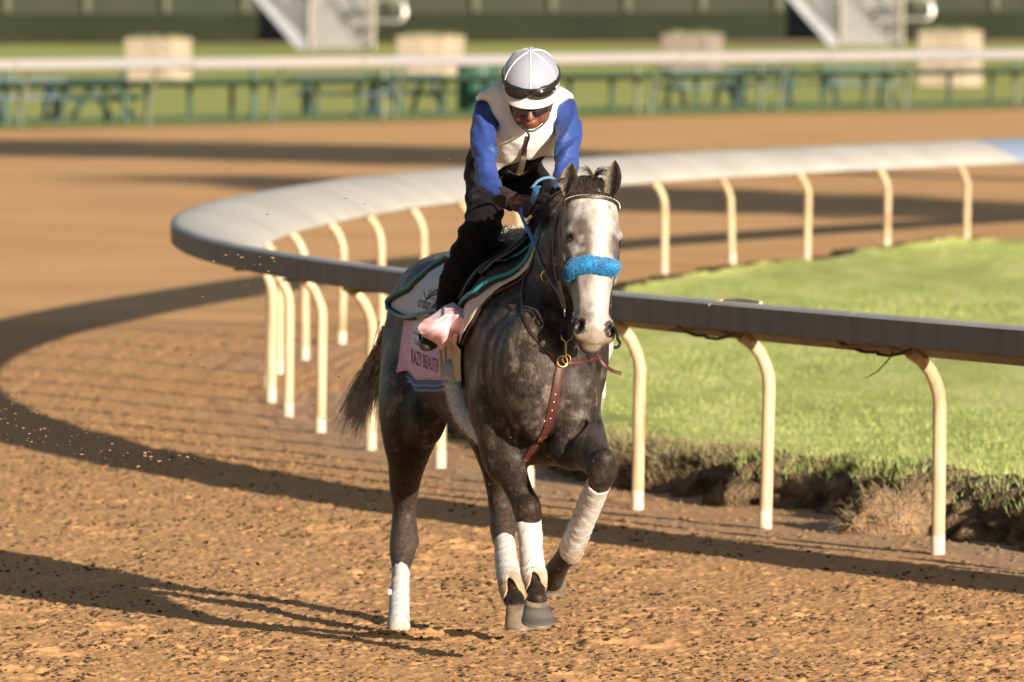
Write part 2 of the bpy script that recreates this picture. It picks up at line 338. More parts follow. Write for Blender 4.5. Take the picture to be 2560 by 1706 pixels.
def cap_piece(d0, d1, m, name='cap_section'):
    ds = np.arange(d0, d1 + .001, (d1 - d0) / max(3, int((d1 - d0) / .35))); V = []
    for d in ds:
        x = railx(d); ox, oy = railout(d); H = railH(d)
        for a, z in PROF: V.append((x + ox * a, d + oy * a, H + z))
    n = len(PROF); m_ = len(ds)
    F = [(i * n + k, i * n + (k + 1) % n, (i + 1) * n + (k + 1) % n, (i + 1) * n + k) for i in range(m_ - 1) for k in range(n)]
    F += [tuple(range(n))[::-1], tuple((m_ - 1) * n + k for k in range(n))]
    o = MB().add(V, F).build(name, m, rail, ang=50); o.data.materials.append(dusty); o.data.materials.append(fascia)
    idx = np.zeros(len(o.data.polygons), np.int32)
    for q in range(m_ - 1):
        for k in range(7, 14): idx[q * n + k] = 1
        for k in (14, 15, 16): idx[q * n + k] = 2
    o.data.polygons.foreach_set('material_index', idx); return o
d = 27.0; segs = []
while d < 100:
    x = railx(d); step = 3.6 if d < 80 else 3.0
    segs.append((d, d + step - .005)); d += step
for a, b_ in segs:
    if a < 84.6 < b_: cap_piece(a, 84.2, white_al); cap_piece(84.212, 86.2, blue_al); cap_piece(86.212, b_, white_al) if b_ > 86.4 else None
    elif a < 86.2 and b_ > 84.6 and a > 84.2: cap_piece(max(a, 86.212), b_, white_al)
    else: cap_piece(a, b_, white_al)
def solve_px(px, lo, hi):
    dd = np.linspace(lo, hi, 400); return dd[np.argmin(np.abs(512 + FPX * railx(dd) / dd - px))]
PD = [29.2, 31.0, 32.8, 34.6, 36.35, 38.1, 39.9, 41.5, 43.2, 44.9, 46.6, 48.3, 50.0, 51.8, 53.5, 55.5, 57.7, 60.0, 62.2, 64.3, 66.4, 68.4, 70.4, 72.4] + [solve_px(p, 73, 90) for p in (665, 733, 808, 887, 966)] + [85.2, 87.0, 88.9, 91]
def post(d, k):
    x = railx(d); ox, oy = railout(d); H = railH(d) - 0; r = .031
    pts = [(0, -.10)] + [(0, z) for z in (.3, .6)] + [(0.0, H - .43), (.006, H - .38), (.022, H - .33), (.05, H - .275), (.095, H - .225), (.15, H - .19)]
    lean = rng.normal(0, .012)
    Pp = [(x + ox * a + lean * z, d + oy * a, z) for a, z in pts]
    MB().tube(Pp[1:] if False else Pp, r, 14).build('post', postm, rail)
    MB().tube([(x, d, -.05), (x, d, .095)], .0325, 14).build('post_sleeve', sleevem, rail)
    c = np.array([x + ox * .17, d + oy * .17, H - .150]); tx, ty = np.array([-oy, ox])
    M = np.array([[ox, tx, 0], [oy, ty, 0], [0, 0, 1]])
    b = MB(); b.box(c + (ox * .17, oy * .17, -.01), (.3, .05, .014), M=M)
    b.add([c + (0, 0, .01) + M @ np.array(q) for q in [(-.07, -.025, -.07), (.02, -.025, -.05), (.22, -.02, .02), (-.07, -.025, -.055), (-.07, .025, -.07), (.02, .025, -.05), (.22, .02, .02), (-.07, .025, -.055)]],
          [(0, 1, 2, 3), (7, 6, 5, 4), (0, 4, 5, 1), (1, 5, 6, 2), (2, 6, 7, 3), (3, 7, 4, 0)])
    b.build('bracket', brk, rail, smooth=False)
for k, d in enumerate(PD): post(d, k)
# cable slung under the near cap
for a, b_ in ((36.35, 38.1), (38.1, 39.9), (39.9, 41.5)):
    pts = []
    for t in np.linspace(0, 1, 15):
        dd = a + (b_ - a) * t; x = railx(dd); ox, oy = railout(dd); sag = -.155 - .085 * (.5 + .5 * math.cos(2 * math.pi * t)) ** 2 - .02 * math.sin(t * 9)
        pts.append((x + ox * .3, dd + oy * .3, railH(dd) + sag + .05))
    MB().tube(pts, .008, 6).build('cable', cablem, rail)
dd = 37.3; c = lambda a, z: (railx(38.05) + railout(38.05)[0] * a - .02, 38.05, railH(38) + z)
MB().tube([c(.2, -.14), c(.24, -.22), c(.30, -.28), c(.36, -.31)], [.005, .004, .003, .002], 6).build('cable_end', cablem, rail)
# small bent strap lying on the cap
dd = 39.0; ox, oy = railout(dd); q = lambda s, a, z: (railx(dd + s) + ox * a, dd + s + oy * a, railH(dd) + z)
o = MB().tube([q(-.20, .53, .008), q(-.12, .53, .012), q(.02, .53, .013), q(.16, .54, .012), q(.2, .60, -.02)], .009, 6).build('strap', mat('tan_strap', (.62, .47, .26), .7), rail)
# ================================================================== beyond the track
greeng = mat('park_grass', (.36, .39, .11), .9, (.42, .41, .12), .25, bump=.4, bscale=3, bdist=.1, spec=.1)
XX = np.linspace(-50, 60, 23)
Vg = [(x, max(farD(x), 62.5), -.012) for x in XX] + [(x, 345, -.012) for x in XX]
g = mesh('park_lawn', Vg, [(i, i + 1, i + 24, i + 23) for i in range(22)], greeng, smooth=False); tag(g, kind='structure')
wallD = lambda x: 331 + .5 * x
XX = np.linspace(-40, 60, 160); wob = vnoise(np.stack([XX * .3, XX * 0], -1), 7)
Vg = [(x, wallD(x) - 3.0 * max(0, min(1, (x + 1) / 6)) - 9 * w_ * (1 if x > 1 else .35) - 1, .002) for x, w_ in zip(XX, wob)] + [(x, wallD(x) + 12, .002) for x in XX]
g = mesh('dirt_strip', Vg, [(i, i + 1, i + 161, i + 160) for i in range(159)], mat('strip_dirt', (.5, .33, .17), .95, (.42, .28, .14), .5), smooth=False); tag(g, kind='structure')
# --- outer rail
OR = lambda x: farD(x) + .45
orail = thing('outer_rail', 'far pale outer rail of the track in front of the green fence', 'rail', (0, OR(0), 0))
TN = np.array([1, 1.22, 0]) / 1.5775; NR = np.array([1.22, -1, 0]) / 1.5775
cap2 = mat('outer_cap_paint', (.30, .28, .26), .6, (.27, .265, .275), .35, spec=.2)
prof2 = [(.34, 1.14), (.30, 1.17), (.05, 1.06), (-.03, .98), (-.03, .96), (.3, .97), (.34, 1.0)]
def ocap(xa, xb, z0=0):
    m = MB(); V = []
    for x in (xa, xb):
        for a, z in prof2: V.append(np.array([x, OR(x), 0]) + NR * a + [0, 0, z - .01 + z0])
    n = len(prof2); F = [(k, (k + 1) % n, n + (k + 1) % n, n + k)[::-1] for k in range(n)] + [tuple(range(n)), tuple(range(n, 2 * n))[::-1]]
    m.add(V, F); return m.build('cap_section', cap2, orail, smooth=False)
for k in range(-9, 14): ocap(k * 2.9, k * 2.9 + 2.88, vnoise(np.array([k * .6, 0.]), 3) * .05 - .02)
op = mat('rail_post_paint', (.075, .10, .065), .6, (.14, .15, .10), 2)
def linex(px, off=0):
    x = np.linspace(-40, 40, 4001); return x[np.argmin(np.abs(512 + FPX * x / (farD(x) + off) - px))]
for px in (-108, 20, 148, 273, 395, 523, 650, 779, 905, 1030, 1150):
    x = linex(px, .45); b0 = np.array([x, OR(x), 0.])
    MB().tube([b0 - [0, 0, .1], b0 + [0, 0, .25], b0 + NR * .07 + [0, 0, .6], b0 + NR * .2 + [0, 0, .9], b0 + NR * .26 + [0, 0, 1.0]], .042, 8).build('rail_post', op, orail)
# --- green fence
fn = thing('green_fence', 'low dark green post and rail fence behind the outer rail', 'fence', (0, farD(0) + 2.9, 0))
fm = mat('fence_green', (.026, .055, .032), .7, (.035, .07, .045), 2)
fm2 = mat('fence_post_green', (.03, .075, .06), .6, (.05, .10, .08), 2)
FO = 2.9
for z, h in ((.69, .13), (.06, .09)):
    for k in range(-9, 12):
        a, b_ = k * 3.0, k * 3.0 + 2.98; MB().tube([(a, farD(a) + FO, z), (b_, farD(b_) + FO, z)], h / 2, 8).build('fence_rail', fm, fn)
for k in range(-12, 32):
    px = 21 + k * 42.2
    if abs((px - 5 + 64) % 126.3 - 64) < 12: continue
    x = linex(px, FO); MB().tube([(x, farD(x) + FO, 0), (x, farD(x) + FO, .66)], .05, 8).build('picket', fm, fn)
for px in (-122, 5, 125, 254, 383, 510, 637, 761, 888, 1015, 1140):
    x = linex(px, FO - .2); MB().tube([(x, farD(x) + FO - .2, 0), (x, farD(x) + FO - .2, 1.1)], .055, 8).build('fence_post', fm2 if px < 300 or px > 1100 else op, fn)
# --- picnic tables
tg = [mat('table_green', (.02, .06, .055), .5, (.03, .08, .08), 2), mat('table_blue_green', (.02, .055, .085), .5, (.03, .07, .11), 2)]
def picnic(px, D, rz, L_, label, m, seed=0):
    x = (px - 512) / FPX * D; t = thing('picnic_table', label, 'picnic table', (x, D, 0), 'picnic tables on the grass behind the fence')
    c_, s_ = math.cos(rz), math.sin(rz); M = np.array([[c_, -s_, 0], [s_, c_, 0], [0, 0, 1]]); o = np.array([x, D, 0])
    for k in range(4): MB().box(o + M @ [0, -.27 + .18 * k, .74], (L_, .16, .05), M=M).build('plank', m, t, False)
    for s in (-1, 1):
        for k in range(2): MB().box(o + M @ [0, s * (.60 + .15 * k), .44], (L_, .135, .045), M=M).build('bench_plank', m, t, False)
        for e in (-1, 1):
            b = MB(); b.tube([o + M @ [e * L_ * .36, s * .62, 0], o + M @ [e * L_ * .36, s * .16, .715]], .05, 6); b.build('leg', m, t)
    for e in (-1, 1): MB().box(o + M @ [e * L_ * .36, 0, .39], (.06, 1.4, .06), M=M).build('crossbar', m, t, False)
picnic(22, 151.5, .25, 1.45, 'dark green picnic table at the far left edge behind the fence', tg[1])
picnic(92, 152.5, 1.2, 1.3, 'green picnic table turned end on, right of the leftmost table', tg[0])
picnic(340, 156, .1, 1.7, 'long dark green picnic table behind the fence under the left stairs', tg[1])
picnic(405, 158.5, .5, 1.3, 'blue green picnic table just left of the green waste bin', tg[1])
picnic(700, 166, .3, 1.4, 'green picnic table in front of the third stone planter', tg[0])
picnic(762, 169, -.2, 1.3, 'blue green picnic table between the third planter and the right stairs', tg[1])
picnic(858, 171, .2, 1.6, 'dark green picnic table just left of the rightmost planter', tg[0])
x = (478 - 512) / FPX * 160; b = MB(); t = thing('waste_bin', 'green slatted waste bin standing behind the fence left of the rider', 'waste bin', (x, 160, 0))
MB().tube([(x, 160, 0), (x, 160, .05), (x, 160, .80)], [.33, .36, .36], 20).build('bin_body', mat('bin_inner', (.02, .06, .05), .6), t)
for k in range(20):
    g_ = 2 * math.pi * k / 20; MB().box((x + .375 * math.cos(g_), 160 + .375 * math.sin(g_), .45), (.03, .08, .84), rz=g_).build('slat', mat('bin_green', (.03, .11, .08), .5) if k == 0 else bpy.data.materials['bin_green'], t, False)
MB().tube([(x, 160, .86), (x, 160, .90), (x, 160, .96)], [.40, .40, .26], 20).build('lid', tg[0], t)
# --- stone planters
stone = mat('planter_stone', (.36, .29, .22), .85, (.46, .37, .28), 1.4, bump=.4, bscale=8, bdist=.03)
stone2 = mat('planter_stone_shaded', (.20, .165, .15), .85, (.28, .225, .185), 1.4, bump=.4, bscale=8, bdist=.03)  # darker copy of the stone, with shade put into its colour
leaf = mat('planter_leaf', (.07, .12, .05), .7, (.30, .26, .12), 6)
for px0, pxc, px1, yb, yt, lab, sm in ((125, 143, 190, 83, 38.5, 'square tan stone planter nearest the left side of the picture', stone), (397, 418, 464, 80, 36, 'square tan stone planter between the left stairs and the rider', stone),
                                   (662, 683, 724, 75, 34, 'stone planter just right of the rider, its shade put into greyer stone', stone2), (919, 941, 984, 87, 31, 'tall square tan stone planter near the right edge', stone)):
    D = FPX * 2.6 / (yb + 25); s = FPX / D; x = ((px0 + px1) / 2 - 512) / s; wd = (px1 - px0) / s; ht = (yb - yt) / s
    rz = -math.radians(22); a = wd / (math.cos(rz) + abs(math.sin(rz)))
    t = thing('stone_planter', lab, 'planter', (x, D + .6, 0), 'stone planters on the lawn')
    c_, s_ = math.cos(rz), math.sin(rz); M = np.array([[c_, -s_, 0], [s_, c_, 0], [0, 0, 1]]); o = np.array([x, D + .6, 0]); nrow = 4; hb = (ht - .1) / nrow
    MB().box(o + [0, 0, (ht - .1) / 2], (a - .1, a - .1, ht - .12), M=M).build('core', sm, t, False)
    for r_ in range(nrow):
        for side in range(4):
            q = side * math.pi / 2; Ms = M @ np.array([[math.cos(q), -math.sin(q), 0], [math.sin(q), math.cos(q), 0], [0, 0, 1]])
            for k in range(2):
                w_ = (a - .0) / 2 - .01; off_ = (k - .5) * (a / 2) + (.10 if r_ % 2 else -.10) * 0
                MB().box(o + Ms @ [off_ - .02, -(a / 2 - .04), hb * (r_ + .5)], (w_ - .02, .09, hb - .012), M=Ms, bev=.012).build('stone_block', sm, t, False)
    MB().box(o + [0, 0, ht - .05], (a + .06, a + .06, .09), M=M, bev=.02).build('coping', sm, t, False)
    r_ = np.random.default_rng(int(px0)); n = 260; pp = r_.uniform(-a * .45, a * .45, (n, 2)); zz = r_.uniform(.02, .13, n)
    V = []; F = []
    for k in range(n):
        c = o + M @ [pp[k, 0], pp[k, 1], ht - .01]; an = r_.uniform(0, 6.28); d_ = np.array([math.cos(an), math.sin(an), 0]) * .03; tip = c + [r_.normal(0, .03), r_.normal(0, .03), zz[k]]
        V += [c - d_, c + d_, tip]; F.append((3 * k, 3 * k + 1, 3 * k + 2))
    mesh('plants', V, F, leaf, t, False)['kind'] = 'stuff'
# --- grandstand front: padded green wall with pale uprights
wl = thing('grandstand_wall', 'long dark green padded wall along the foot of the grandstand', 'wall', (0, wallD(0), 0))
wlow = mat('wall_green_dark', (.018, .022, .013), .9, (.022, .026, .016), .3, spec=.03); wtop = mat('wall_green_pale', (.040, .046, .031), .9, (.032, .038, .025), .3, spec=.03)
black = mat('stand_interior', (.004, .005, .006), .9, spec=0); pale = mat('upright_pale', (.11, .115, .08), .8, spec=.05)
def px2x(px): x = np.linspace(-60, 60, 6001); return x[np.argmin(np.abs(512 + FPX * x / wallD(x) - px))]
def wallpiece(pa, pb, prof, m, name):
    xa, xb = px2x(pa), px2x(pb); V = [(x, wallD(x) + a, z) for x in (xa, xb) for a, z in prof]; n = len(prof)
    F = [(k, (k + 1) % n, n + (k + 1) % n, n + k)[::-1] for k in range(n)] + [tuple(range(n)), tuple(range(n, 2 * n))[::-1]]
    return MB().add(V, F).build(name, m, wl, ang=25)
for pa, pb in ((-300, 92), (92.3, 258), (376, 580), (580.3, 786), (906, 1060), (1060.3, 1300)):
    wallpiece(pa, pb, [(0, 0), (0, .85), (.05, 1.02), (.12, 1.12), (.5, 1.12), (.5, 0)], wlow, 'lower_pad')
    wallpiece(pa, pb, [(.10, 1.125), (.16, 1.35), (.30, 1.9), (.42, 3.2), (.8, 3.2), (.8, 1.125)], wtop, 'upper_panel')
wallpiece(-300, 1300, [(3.2, 0), (3.2, 5.5), (3.5, 5.5), (3.5, 0)], black, 'back_wall')
for px in (-72, 7, 87, 166, 245, 393, 475, 552, 627, 702, 778, 918, 994, 1070):
    x = px2x(px); MB().box((x, wallD(x) - .02, 2.2), (.28, .30, 2.1), bev=.08).build('upright', pale, wl, False)
# --- metal stairs
al = mat('stair_aluminium', (.30, .30, .32), .45, (.22, .23, .26), 2, metal=.3); alr = mat('stair_rail_tube', (.55, .52, .5), .22, metal=.8); tred = mat('stair_tread', (.62, .58, .52), .5, (.5, .48, .44), 3)
def stairs(px0, px1, yb, label, dpx):
    D = FPX * 2.6 / (yb + 25); s = FPX / D; xa, xb = (px0 - 512) / s, (px1 - 512) / s; t = thing('metal_stairs', label, 'stairs', ((xa + xb) / 2, D, 0), 'metal stairs up to the grandstand')
    w_ = xb - xa
    for k in range(13):
        z = .16 + k * .19; y = D + k * .30
        MB().box(((xa + xb) / 2, y + .14, z), (w_, .30, .035)).build('tread', tred, t, False)
        MB().box(((xa + xb) / 2, y + .28, z - .09), (w_, .02, .14)).build('riser', al, t, False)
    for x in (xb + .03, xa - .03):
        m = MB().add([(x - .03, D - .05, 0), (x - .03, D + .25, 0), (x - .03, D + 4.1, 2.4), (x - .03, D + 3.9, 2.65), (x + .03, D - .05, 0), (x + .03, D + .25, 0), (x + .03, D + 4.1, 2.4), (x + .03, D + 3.9, 2.65)],
                     [(0, 1, 2, 3), (7, 6, 5, 4), (0, 4, 5, 1), (1, 5, 6, 2), (2, 6, 7, 3), (3, 7, 4, 0)]); m.build('stringer', al, t, False)
    # slanting landing flight on the left
    xl = xa - (.0)
    m = MB().add([(xl + .08, D - .1, 0), (xl - .42, D - .1, 0), (xl - 2.9, D + .5, 2.9), (xl - 1.4, D + .5, 2.9), (xl + .08, D - .1, 1.45)] + [(xl + .08, D, 0), (xl - .42, D, 0), (xl - 2.9, D + .6, 2.9), (xl - 1.4, D + .6, 2.9), (xl + .08, D, 1.45)],
                 [(4, 3, 2, 1, 0), (5, 6, 7, 8, 9), (0, 1, 6, 5), (1, 2, 7, 6), (2, 3, 8, 7), (3, 4, 9, 8), (4, 0, 5, 9)]); m.build('side_panel', al, t, False)
    for q in range(5): MB().tube([(xl + .05 - q * .06, D - .16, .25 + q * .33), (xl - 2.2 - q * .1, D + .4, 2.5 + q * .33)], .035, 8).build('guard_rail', alr, t)
    for x in (xa + .02, xb + .02): MB().tube([(x, D - .2, 0), (x, D - .2, 2.4)], .07, 10).build('stair_post', alr, t)
    for q in range(6): MB().tube([(xb - .30 + q * .05, D + .5 + q * .5, .4 + q * .3), (xb - .30 + q * .05, D + .5 + q * .5, 1.5 + q * .3)], .02, 6).build('baluster', alr, t)
    MB().tube([(xb - .35, D + .1, 1.0), (xb - 1.2, D + 2.4, 2.4)], .045, 8).build('hand_rail', alr, t)
    zt = 1.0; lp = [(xb + .1, D - .15, zt), (xb + .85, D - .15, zt), (xb + 1.05, D - .12, zt + .08), (xb + 1.12, D - .1, zt + .28), (xb + 1.05, D - .05, zt + .62), (xb + .85, D - .05, zt + .75), (xb + .1, D - .05, zt + .75)]
    MB().tube(crom(lp, 4), .085, 10).build('rail_loop', alr, t)
stairs(310, 373, 49, 'grey metal stairs in the wall opening left of the rider', 0)
stairs(841, 901, 46, 'grey metal stairs in the wall opening at the upper right', 0)
# --- unseen trees added beyond the right edge to cast the track's shade bands
barkm = mat('bark', (.12, .09, .06), .9, (.08, .06, .04), 4); leafm = mat('tree_leaf', (.06, .10, .03), .6, (.09, .13, .04), 2)
def tree(x, y, zc, rx, ry, rz_, label, seed, n=5200, ls=.22):
    r_ = np.random.default_rng(seed); t = thing('shade_tree', label, 'tree', (x, y, 0)); b = MB(); b.tube([(x, y, -.1), (x + .1, y, zc * .5), (x, y + .1, zc)], [.28, .2, .1], 9)
    cl = []
    for k in range(22):
        v_ = unit(r_.normal(size=3)); c = np.array([x + v_[0] * rx * .7, y + v_[1] * ry * .7, zc + v_[2] * rz_ * .7]); cl.append(c)
        b.tube([(x, y, zc * .55 + .05 * k), (c + [x, y, zc * .75]) / 2, c], [.09, .05, .02], 5)
    b.build('trunk', barkm, t)
    cl = np.array(cl); p = cl[r_.integers(0, len(cl), n)] + r_.normal(size=(n, 3)) * np.array([rx, ry, rz_]) * .22
    a = r_.normal(size=(n, 3)); a /= np.linalg.norm(a, axis=1)[:, None]; c = np.cross(a, r_.normal(size=(n, 3))); c /= np.linalg.norm(c, axis=1)[:, None]
    V = np.stack([p - a * ls, p + c * ls * .6, p + a * ls, p - c * ls * .6], 1).reshape(-1, 3); i = np.arange(n) * 4
    mesh('crown', V, np.stack([i, i + 1, i + 2, i + 3], -1), leafm, t, False)
tree(12.5, 99, 8.4, 5.0, 2.6, 2.1, 'unseen leafy tree added beyond the right edge for its shade, the farther one', 3)
tree(15.5, 95, 8.2, 3.6, 2.6, 2.0, 'unseen leafy tree added right of the picture for its shade, between its neighbours', 5)
tree(19.0, 71, 8.6, 3.0, 3.4, 2.4, 'unseen leafy tree added beyond the right edge for its shade, the nearest one', 4)
# ================================================================== smooth solid modeller (signed distances on a grid -> one continuous mesh)
class Solid:
    relax = 17
    def __init__(s, lo, hi, h):
        s.lo = np.array(lo, float); s.h = h; s.n = np.ceil((np.array(hi) - s.lo) / h).astype(int) + 1
        s.f = np.full(s.n, 1.0, np.float32)
    def _box(s, lo, hi):
        a = np.clip(np.floor((np.asarray(lo) - s.lo) / s.h).astype(int), 0, s.n - 1); b = np.clip(np.ceil((np.asarray(hi) - s.lo) / s.h).astype(int) + 1, 1, s.n)
        sl_ = tuple(slice(a[k], max(b[k], a[k] + 1)) for k in range(3))
        ax = [(s.lo[k] + s.h * np.arange(sl_[k].start, sl_[k].stop)).astype(np.float32) for k in range(3)]
        return sl_, ax
    def _pts(s, ax): return ax[0][:, None, None], ax[1][None, :, None], ax[2][None, None, :]
    def _merge(s, sl_, d, k, sub=False, prot=None):
        f = s.f[sl_]
        if sub:
            h = np.clip(.5 - .5 * (f + d) / k, 0, 1); s.f[sl_] = f * (1 - h) - d * h + k * h * (1 - h)
        else:
            h = np.clip(.5 + .5 * (f - d) / k, 0, 1); s.f[sl_] = f * (1 - h) + d * h - k * h * (1 - h)
    def ell(s, c, r, ax=None, k=.03, sub=False):
        """ellipsoid: centre, three radii along three axes (rows of ax)"""
        c = np.asarray(c, float); r = np.array([r] * 3 if np.isscalar(r) else r, float); A = np.eye(3) if ax is None else np.array(ax, float)
        ext = np.sqrt(((A * r[:, None]) ** 2).sum(0)) + k + 2 * s.h
        sl_, a = s._box(c - ext, c + ext); X, Y, Z = s._pts(a); X = X - c[0]; Y = Y - c[1]; Z = Z - c[2]
        q = [(X * A[i, 0] + Y * A[i, 1] + Z * A[i, 2]) for i in range(3)]
        k0 = np.sqrt((q[0] / r[0]) ** 2 + (q[1] / r[1]) ** 2 + (q[2] / r[2]) ** 2); k1 = np.sqrt((q[0] / r[0] ** 2) ** 2 + (q[1] / r[1] ** 2) ** 2 + (q[2] / r[2] ** 2) ** 2)
        d = k0 * (k0 - 1) / np.maximum(k1, 1e-6); s._merge(sl_, d, k, sub); return s
    def loft(s, C, hw, hd, side, k=.03, n=5, sup=2.0, sub=False):
        """tube with an elliptical (or boxier) section: centres, half widths along 'side', half depths across it"""
        C = np.asarray(C, float); hw = np.broadcast_to(np.asarray(hw, float), (len(C),)); hd = np.broadcast_to(np.asarray(hd, float), (len(C),))
        side = np.asarray(side, float); side = np.broadcast_to(side, (len(C), 3)) if side.ndim == 1 else side
        Q = crom(np.hstack([C, hw[:, None], hd[:, None], side]), n); Rm = max(Q[:, 3].max(), Q[:, 4].max())
        lo = Q[:, :3].min(0) - Rm - k; hi = Q[:, :3].max(0) + Rm + k; sl_, a = s._box(lo, hi); T = np.full([len(x) for x in a], 1.0, np.float32)
        for i in range(len(Q) - 1):
            a0, b0 = Q[i, :3], Q[i + 1, :3]; rm = max(Q[i, 3:5].max(), Q[i + 1, 3:5].max()) + k + s.h
            l2, h2 = np.minimum(a0, b0) - rm, np.maximum(a0, b0) + rm; sub_, ax = s._box(l2, h2)
            loc = tuple(slice(max(sub_[j].start, sl_[j].start) - sl_[j].start, min(sub_[j].stop, sl_[j].stop) - sl_[j].start) for j in range(3))
            ax = [a[j][loc[j]] for j in range(3)]
            if min(len(x) for x in ax) == 0: continue
            X, Y, Z = s._pts(ax); d_ = b0 - a0; L2 = max(d_ @ d_, 1e-9); X = X - a0[0]; Y = Y - a0[1]; Z = Z - a0[2]
            t = np.clip((X * d_[0] + Y * d_[1] + Z * d_[2]) / L2, 0, 1)
            qx, qy, qz = X - t * d_[0], Y - t * d_[1], Z - t * d_[2]
            sd = unit((Q[i, 5:8] + Q[i + 1, 5:8])); tn = unit(d_); sd = unit(sd - tn * (sd @ tn)); up = np.cross(tn, sd)
            w = Q[i, 3] + t * (Q[i + 1, 3] - Q[i, 3]); e = Q[i, 4] + t * (Q[i + 1, 4] - Q[i, 4])
            u = np.abs(qx * sd[0] + qy * sd[1] + qz * sd[2]) / w; v_ = np.abs(qx * up[0] + qy * up[1] + qz * up[2]) / e; ax_ = np.abs(qx * tn[0] + qy * tn[1] + qz * tn[2]) / np.minimum(w, e)
            if sup == 2: g = np.sqrt(u * u + v_ * v_ + ax_ * ax_)
            else: g = (u ** sup + v_ ** sup + ax_ ** sup) ** (1 / sup)
            d = (g - 1) * np.minimum(w, e); T[loc] = np.minimum(T[loc], d)
        s._merge(sl_, T, k, sub); return s
    def tube(s, C, r, k=.02, n=4, sub=False):
        """round tapering tube"""
        C = np.asarray(C, float); r = np.broadcast_to(np.asarray(r, float), (len(C),)); return s.loft(C, r, r, _sideof(C), k, n, 2.0, sub)
    def warp(s, fn):
        """add a small relief (metres, positive = outward) near the surface"""
        m = np.abs(s.f) < 4 * s.h; i = np.nonzero(m); p = s.lo + s.h * np.stack(i, -1); s.f[m] -= fn(p).astype(np.float32)
    def mesh(s):
        sg = s.f < 0; nx, ny, nz = s.n
        c = np.zeros((nx - 1, ny - 1, nz - 1), np.uint8)
        for dx in (0, 1):
            for dy in (0, 1):
                for dz in (0, 1): c += sg[dx:nx - 1 + dx, dy:ny - 1 + dy, dz:nz - 1 + dz]
        act = (c > 0) & (c < 8); idx = np.array(np.nonzero(act)).T; vid = np.full(act.shape, -1, np.int32); vid[act] = np.arange(len(idx))
        acc = np.zeros((len(idx), 3)); cnt = np.zeros(len(idx)); co = [(a, b, d) for a in (0, 1) for b in (0, 1) for d in (0, 1)]
        for a in co:
            for ax in range(3):
                if a[ax]: continue
                b = list(a); b[ax] = 1; p = idx + a; q = idx + b; fa = s.f[p[:, 0], p[:, 1], p[:, 2]]; fb = s.f[q[:, 0], q[:, 1], q[:, 2]]
                m = (fa < 0) != (fb < 0); t = np.where(m, fa / np.where(m, fa - fb, 1), 0); pos = p.astype(float); pos[:, ax] += t; acc[m] += pos[m]; cnt[m] += 1
        V = s.lo + s.h * acc / cnt[:, None]; F = []
        for ax in range(3):
            o = [0, 1, 2]; o.remove(ax); e = [slice(None)] * 3; e2 = [slice(None)] * 3; e[ax] = slice(0, -1); e2[ax] = slice(1, None)
            for k in o: e[k] = slice(1, -1); e2[k] = slice(1, -1)
            A, B = sg[tuple(e)], sg[tuple(e2)]; ch = np.array(np.nonzero(A != B)).T
            if not len(ch): continue
            off = np.zeros(3, int); off[o] = 1; base = ch + off; st = A[tuple(ch.T)]
            def g(da, db): q = base.copy(); q[:, o[0]] += da; q[:, o[1]] += db; return vid[q[:, 0], q[:, 1], q[:, 2]]
            Q = np.stack([g(-1, -1), g(0, -1), g(0, 0), g(-1, 0)], -1)
            flip = st if ax != 1 else ~st
            Q = np.where(flip[:, None], Q, Q[:, ::-1]); F.append(Q)
        F = np.concatenate(F); F = F[(F >= 0).all(1)]
        # light relaxation removes grid stepping
        E = np.concatenate([F[:, [0, 1]], F[:, [1, 2]], F[:, [2, 3]], F[:, [3, 0]]]); 
        for it in range(s.relax):
            sm = np.zeros_like(V); ct = np.zeros(len(V)); 
            for a_ in range(3): sm[:, a_] = np.bincount(E[:, 0], V[E[:, 1], a_], len(V)) + np.bincount(E[:, 1], V[E[:, 0], a_], len(V))
            ct = np.bincount(E[:, 0], minlength=len(V)) + np.bincount(E[:, 1], minlength=len(V)); w_ = .55 if it % 2 == 0 else -.57; V = V * (1 - w_) + w_ * sm / np.maximum(ct, 1)[:, None]
        return V, F
def _sideof(C):
    d = unit(C[-1] - C[0]); a = np.cross(d, (0, 0, 1) if abs(d[2]) < .8 else (0, 1, 0)); return unit(a)
def PP(*a): return np.array([P(x, y, d) for x, y, d in a])
# ================================================================== the horse
GX = np.array([1., 0, 0])
HB = Solid((-.72, 31.25, -.02), (.60, 34.75, 2.0), .0072)
r_ = lambda px, d=32.5: px * d / FPX
YAW = math.radians(10); side = np.array([math.cos(YAW), math.sin(YAW), 0])     # the horse's left-right axis (towards the picture's right)
# --- trunk: centre line from chest to rump (pixel, depth), half widths and half heights in pixels
TR = [(541, 372, 32.05, 46, 60), (533, 366, 32.35, 60, 88), (521, 357, 32.75, 66, 100), (507, 350, 33.1, 74, 97), (491, 345, 33.45, 77, 90), (476, 335, 33.8, 70, 78), (463, 322, 34.1, 70, 68), (456, 320, 34.35, 60, 58)]
C = PP(*[t[:3] for t in TR]); hw = [R(t[3], t[2]) for t in TR]; hh = [R(t[4], t[2]) for t in TR]
HB.loft(C, hw, hh, side, k=.03, n=3, sup=2.25)
# withers, croup, loin
HB.loft(PP((528, 285, 32.55), (520, 276, 32.9), (505, 276, 33.3)), [.07, .07, .06], [.11, .10, .07], side, k=.08)
HB.ell(P(449, 297, 34.0), (.175, .30, .16), [side, (-side[1], side[0], 0), (0, 0, 1)], k=.08)
HB.ell(P(425, 335, 34.2), (.135, .20, .24), k=.09); HB.ell(P(487, 335, 34.25), (.14, .2, .24), k=.09)
# neck
NK = [(588, 212, 31.97, 23, 38), (578, 246, 32.12, 34, 52), (567, 288, 32.28, 43, 68), (553, 335, 32.42, 54, 86)]
HB.loft(PP(*[t[:3] for t in NK]), [R(t[3], t[2]) for t in NK], [R(t[4], t[2]) for t in NK], side, k=.07, n=4)
